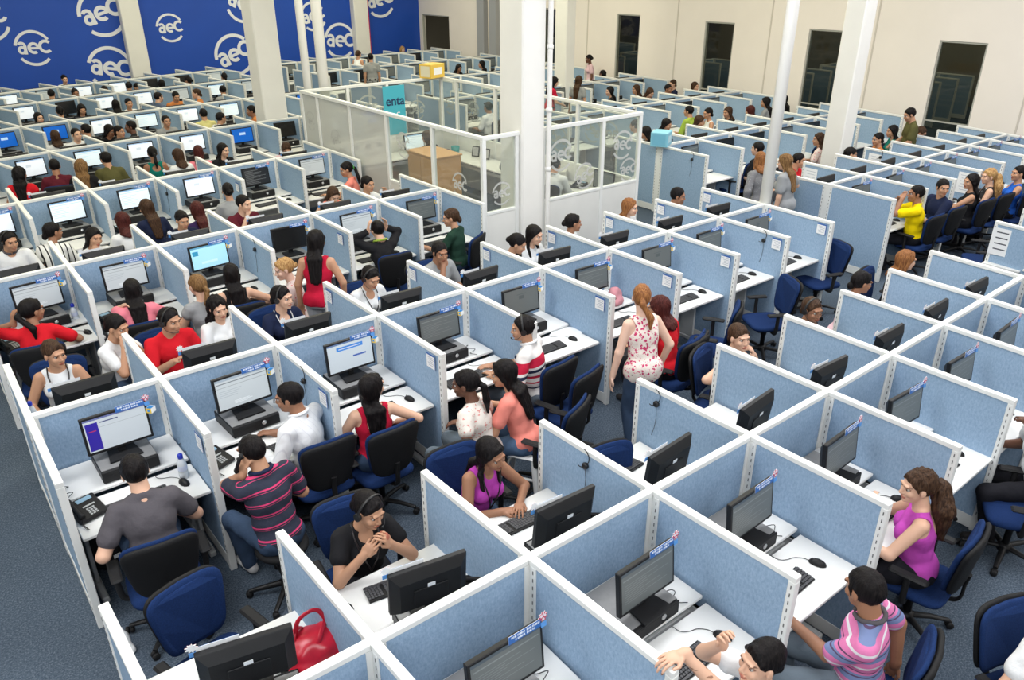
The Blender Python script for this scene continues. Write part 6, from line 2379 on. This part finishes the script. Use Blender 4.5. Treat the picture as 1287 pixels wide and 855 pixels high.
def make_headset():
    t = thing('hanging_headset', '', 'headset')
    MB().tube(smooth([(-.0, .0, -.10), (.0, -.028, -.075), (.0, -.03, -.03), (0, -.005, .0), (0, .02, .012)]), .0035, 6).build('headband', M_HEADSET, t)
    MB().lathe([(.001, -.012), (.022, -.012), (.026, 0), (.022, .012), (.001, .012)], 14, (0, 0, -.115), 'x').build('ear_cushion', M_HEADSET, t)
    MB().tube(smooth([(0, .005, -.13), (-.0, .045, -.145), (-.0, .065, -.142)]), .003, 6).build('microphone_boom', M_HEADSET, t)
    MB().tube(smooth([(0, 0, -.14), (.0, -.01, -.22), (.0, .0, -.32), (-.0, .02, -.40)]), .0022, 5).build('cord', M_CORD, t)
    return t


HSET = Kind(make_headset)
for row, n, side, d, z in (('A', 3, 1, .55, 1.195), ('A', 4, 1, .80, 1.195), ('B', 2, -1, .55, 1.195), ('C', 3, -1, .55, 1.195), ('D', 3, -1, .55, 1.19), ('K', 3, 1, .7, 1.195), ('L', 0, -1, .75, 1.195), ('B', 8, -1, .72, 1.195)):
    j, e = junction(row, n), junction(row, n, side * DL)
    u = (e - j).normalized()
    left = Vector((-u.y, u.x, 0))
    left = -left if left.x > 0 else left
    p = j + u * d + left * .032
    HSET.put((p.x, p.y, z), math.atan2(-left.y, -left.x), f"black headset hung over divider {ORD[n]} from left, {'camera' if side < 0 else 'far'} side, {ROWNAME[row]}")

# bottles
M_PET = plain('bottle_plastic', (.62, .66, .70), .15, spec=.6)
M_CAP = plain('bottle_cap_blue', (.01, .03, .42), .35)


def make_bottle():
    t = thing('water_bottle', '', 'bottle')
    MB().lathe([(.028, 0), (.033, .006), (.033, .05), (.030, .055), (.033, .06), (.033, .12), (.024, .15), (.013, .165), (.013, .172)], 18).build('body', M_PET, t)
    MB().lathe([(.018, .168), (.019, .172), (.019, .198), (.012, .204), (.001, .204)], 16).build('cap', M_CAP, t)
    MB().lathe([(.0335, .07), (.0337, .071), (.0337, .11), (.0335, .111)], 18).build('label_band', plain('bottle_label', (.55, .60, .75), .5), t)
    return t


BOT = Kind(make_bottle)
for x, y, z, lab in ((0.795, 2.662, .68, 'clear water bottle with blue cap near the man in grey t-shirt'), (0.833, 6.209, .68, 'clear water bottle with blue cap near the woman in red shirt'), (2.800, 9.946, .68, 'clear water bottle beside the woman in navy, fourth left row'), (0.086, 4.124, .715, 'dark blue capped bottle beside the woman in white tank top')):
    BOT.put((x, y, z), .4, lab)

# papers
for i, (x, y, w, d, r, z, lab) in enumerate(((4.848, 3.383, .20, .28, .5, .716, 'white sheets on the rear shelf by the standby screen'), (4.641, 2.719, .30, .24, .35, .681, 'open papers on the front desk, fifth bay of second row'), (6.354, 2.575, .28, .18, .15, .681, 'white sheet by the keyboard, seventh bay of second row'),
                                            (1.680, 9.448, .22, .18, .3, .716, 'crumpled plastic wrap on a third row desk'), (1.241, 2.301, .14, .2, .2, .681, 'slip of paper beside the man in striped polo'))):
    t = thing('paper_sheet', lab, 'paper', (x, y, z), r)
    for k in range(2):
        MB().box(-w / 2 + k * .02, w / 2 + k * .02, -d / 2 + k * .03, d / 2 + k * .03, .001 * k, .001 * k + .001, M=Matrix.Rotation(.15 * k, 4, 'Z')).build('sheet', M_PAPER, t)

# pink cloth heaped by a screen
t = thing('folded_cloth', 'pink cloth heaped beside a monitor in the second row', 'cloth', (5.517, 2.921, .715))
f = Field(V3(-.2, -.2, -.02), V3(.2, .2, .3), .009, [])
f.ell((0, 0, .04), (.13, .10, .07), None, .03).ell((.02, .01, .10), (.08, .07, .09), None, .04).ripple(.010, 46, 40, 38)
f.keep((0, 0, 0), (0, 0, -1))
o = bpy.data.objects.new('cloth', f.mesh('cloth', cloth('cloth_rose', (.55, .25, .28))))
COL.objects.link(o)
o.parent = t

# red handbag
t = thing('handbag', 'glossy red handbag with straps on the front row shelf', 'bag', (0.798, 0.489, .715), -.2)
M_REDL = plain('red_leather', (.50, .010, .030), .28, noise=.15, scale=16)
f = Field(V3(-.25, -.2, -.05), V3(.25, .2, .35), .009, [])
f.ell((0, 0, .085), (.185, .12, .105), None, .02).ell((-.07, -.07, .05), (.10, .07, .06), None, .02).ell((.08, -.06, .06), (.09, .06, .07), None, .02).ell((.10, .05, .12), (.08, .07, .07), None, .03)
f.keep((0, 0, .001), (0, 0, -1)).ripple(.007, 42, 45, 34)
o = bpy.data.objects.new('body', f.mesh('handbag_body', M_REDL))
COL.objects.link(o)
o.parent = t
MB().tube(smooth([(-.10, .02, .15), (-.07, .03, .27), (.03, .03, .30), (.09, .02, .16)]), .013, 8, flat=.4).build('strap', M_REDL, t)
MB().tube(smooth([(-.02, -.08, .10), (.02, -.05, .20), (.08, .05, .20), (.10, .10, .10)]), .015, 8, flat=.35).build('strap', M_REDL, t)
MB().tube(smooth([(-.13, -.03, .12), (-.10, .03, .20), (-.05, .09, .16), (-.03, .11, .08)]), .015, 8, flat=.35).build('strap', M_REDL, t)
MB().lathe([(.012, -.004), (.018, 0), (.012, .004)], 14, (-.07, -.122, .05), 'y').build('buckle_ring', M_SILVER, t)
MB().box(-.01, .04, -.105, -.098, .10, .125, .003).build('name_plate', M_SILVER, t)

# stools
M_STOOL = plain('white_plastic', (.72, .73, .72), .4)


def make_stool():
    t = thing('plastic_stool', '', 'stool')
    MB().box(-.16, .16, -.16, .16, .40, .43, .02).build('seat', M_STOOL, t)
    for sx in (-1, 1):
        for sy in (-1, 1):
            MB().tube([(sx * .13, sy * .13, .405), (sx * .19, sy * .19, 0)], [.028, .02], 6).build('leg', M_STOOL, t)
    m = MB()
    for sx in (-1, 1):
        m.tube([(sx * .155, -.155, .22), (sx * .155, .155, .22)], .012, 6)
        m.tube([(-.155, sx * .155, .22), (.155, sx * .155, .22)], .012, 6)
    m.build('brace', M_STOOL, t)
    return t


STOOL = Kind(make_stool)


def make_blackstool():
    t = thing('round_stool', '', 'stool')
    MB().lathe([(.001, .38), (.17, .38), (.185, .40), (.185, .42), (.16, .435), (.001, .437)], 24).build('seat', M_CHAIRBLK, t)
    MB().lathe([(.025, .08), (.025, .38)], 12).build('gas_column', M_BLK, t)
    hub = MB().lathe([(.05, .05), (.05, .10), (.03, .11)], 12).build('hub', M_BLK, t)
    for k in range(5):
        a = 2 * PI * k / 5
        MB().tube([(.04 * math.cos(a), .04 * math.sin(a), .08), (.27 * math.cos(a), .27 * math.sin(a), .05)], [.024, .016], 8).build('leg', M_BLK, t)
        MB().lathe([(.001, 0), (.022, .0), (.026, .02), (.022, .045), (.001, .05)], 10, (.27 * math.cos(a), .27 * math.sin(a), 0)).build('caster', M_BLK2, t)
    return t


BSTOOL = Kind(make_blackstool)
for o in list(COL.objects):
    lb = o.get('label', '')
    if lb.startswith('woman in peach blouse'):
        STOOL.put((o.location.x, o.location.y, 0), o.rotation_euler.z, 'white plastic stool under the woman in the peach blouse')
    elif lb.startswith('man in navy polo'):
        BSTOOL.put((o.location.x, o.location.y, 0), .2, 'black round stool under the man in the striped polo')
        q = o.matrix_basis
        for c in o.children:
            if c.name.startswith('body'):
                pass
    elif lb.startswith('woman in cream floral top'):
        BSTOOL.put((o.location.x, o.location.y, 0), .5, 'black round stool under the woman in the floral top')

# bag and litter under the left desk
t = thing('backpack', 'black backpack on the floor under the first desk', 'bag', (0.184, 2.945, 0), .2)
f = Field(V3(-.25, -.2, -.05), V3(.25, .2, .5), .013, [])
f.ell((0, 0, .2), (.15, .11, .21), None, .02).ell((0, -.09, .14), (.11, .05, .11), None, .02).keep((0, 0, .002), (0, 0, -1)).ripple(.006, 30, 30, 26)
o = bpy.data.objects.new('body', f.mesh('backpack_body', cloth('cloth_backpack', (.012, .012, .014))))
COL.objects.link(o)
o.parent = t
MB().tube(smooth([(-.08, .09, .36), (-.09, .15, .30), (-.09, .14, .12), (-.08, .10, .04)]), .014, 6, flat=.4).build('strap', M_BLK2, t)
MB().box(.02, .07, -.145, -.138, .12, .15).build('patch', M_PAPER, t)
t = thing('plastic_scrap', 'crumpled white plastic scrap against the front row end panel', 'litter', (0.083, 1.945, 0), .3)
f = Field(V3(-.12, -.12, -.02), V3(.12, .12, .3), .008, [])
f.cone((0, 0, .02), (.01, .03, .20), .035, .012, .01).ripple(.012, 60, 55, 40).keep((0, 0, .001), (0, 0, -1))
o = bpy.data.objects.new('plastic', f.mesh('plastic', M_PAPER))
COL.objects.link(o)
o.parent = t

# sheets pinned on panels of the right block
for x, y, z, w, h, r, lab in ((10.299, 0.824, 1.0, .22, .30, 0, 'printed sheet with four lines on the near right end panel'),):
    j, e = junction('J', 0), junction('J', 0, DL)
    u = (e - j).normalized()
    p = j + u * .82
    t = thing('notice_sheet', lab, 'notice', (p.x - .0275, p.y, 1.13), 0)
    MB().box(-.001, 0, -.12, .12, -.34, 0).build('sheet', M_PAPER, t)
    m = MB()
    for k in range(4):
        m.box(-.002, -.001, -.07, .07, -.06 - k * .07, -.045 - k * .07)
    m.build('print_lines', plain('dark_ink', (.08, .08, .1), .8), t)
for row, n, side, d, lab in (('K', 1, 1, .88, 'white sheet on a divider beside the boy-faced man'), ('K', 3, 1, .80, 'white sheet on a divider below the orange top'), ('K', 3, -1, .80, 'white framed sheet beside the woman in black sleeveless top')):
    j, e = junction(row, n), junction(row, n, side * DL)
    u = (e - j).normalized()
    left = Vector((-u.y, u.x, 0))
    left = -left if left.x > 0 else left
    p = j + u * d + left * .0265
    t = thing('notice_sheet', lab, 'notice', (p.x, p.y, 1.12), math.atan2(-left.y, -left.x))
    MB().box(-.001, 0, -.12, .12, -.32, 0).build('sheet', M_PAPER, t)
    m = MB()
    for k in range(6):
        m.box(-.002, -.001, -.09, .08 - .02 * (k % 2), -.05 - k * .045, -.042 - k * .045)
    m.build('print_lines', M_INK, t)

t = thing('security_camera', 'black dome camera high on the cream wall', 'camera', (11.106, 4.190, 3.45))
t.location = (WX - .14, 7.25, 3.02)
MB().box(.0, .14, -.05, .05, .06, .10, .01).build('bracket', M_WHITE, t)
MB().lathe([(.001, -.09), (.045, -.075), (.065, -.03), (.07, .02), (.06, .06), (.001, .06)], 16).build('dome', M_BLK, t)

# cable loops behind the screens of the second row
for row, n, x in (('B', 0, .13), ('B', 1, .10), ('B', 2, .80), ('B', 3, .82), ('A', 1, .84), ('A', 2, .84), ('A', 3, .84), ('A', 4, .84)):
    c = Cell(row, n, -1)
    t = thing('power_cable', f"thin black cable looped on the rear shelf, {c.where()}", 'cable', c.at(x, -.36, .715), c.rz)
    r = random.Random(n * 7 + ord(row))
    MB().tube(smooth([(-.08 + .05 * math.sin(i * 1.7 + n), -.10 + .03 * i, .005 + .02 * abs(math.sin(i * 1.3))) for i in range(8)]), .0028, 5).build('cord', M_CORD, t)

# cubicles of the hall beyond the windows
k = 0
for y in (4.0, 7.4, 10.6, 13.9, 17.3, 20.4, 23.6):
    for x in (19.6, 21.4, 23.4):
        k += 1
        for s in (0, 1):
            DIV_NEAR.put((x + s * .96, y + .9, 0), PI / 2 * 0, f"dim cubicle divider seen through the wall glass, window {1 + k // 3}, {ORD[(k - 1) % 3]} row back, {'left' if s == 0 else 'right'}", (1, 1, 1), 'dividers beyond the glass')
        SPINE.put((x, y + .9, 0), 0, f"dim spine panel seen through the wall glass, window {1 + k // 3}, {ORD[(k - 1) % 3]} row back", None, 'spine panels beyond the glass')
area_light('far_hall_light', (22, 8, 6.5), 6, 14, 330, WARM)
area_light('far_hall_light', (22, 21, 6.5), 6, 8, 60, WARM)
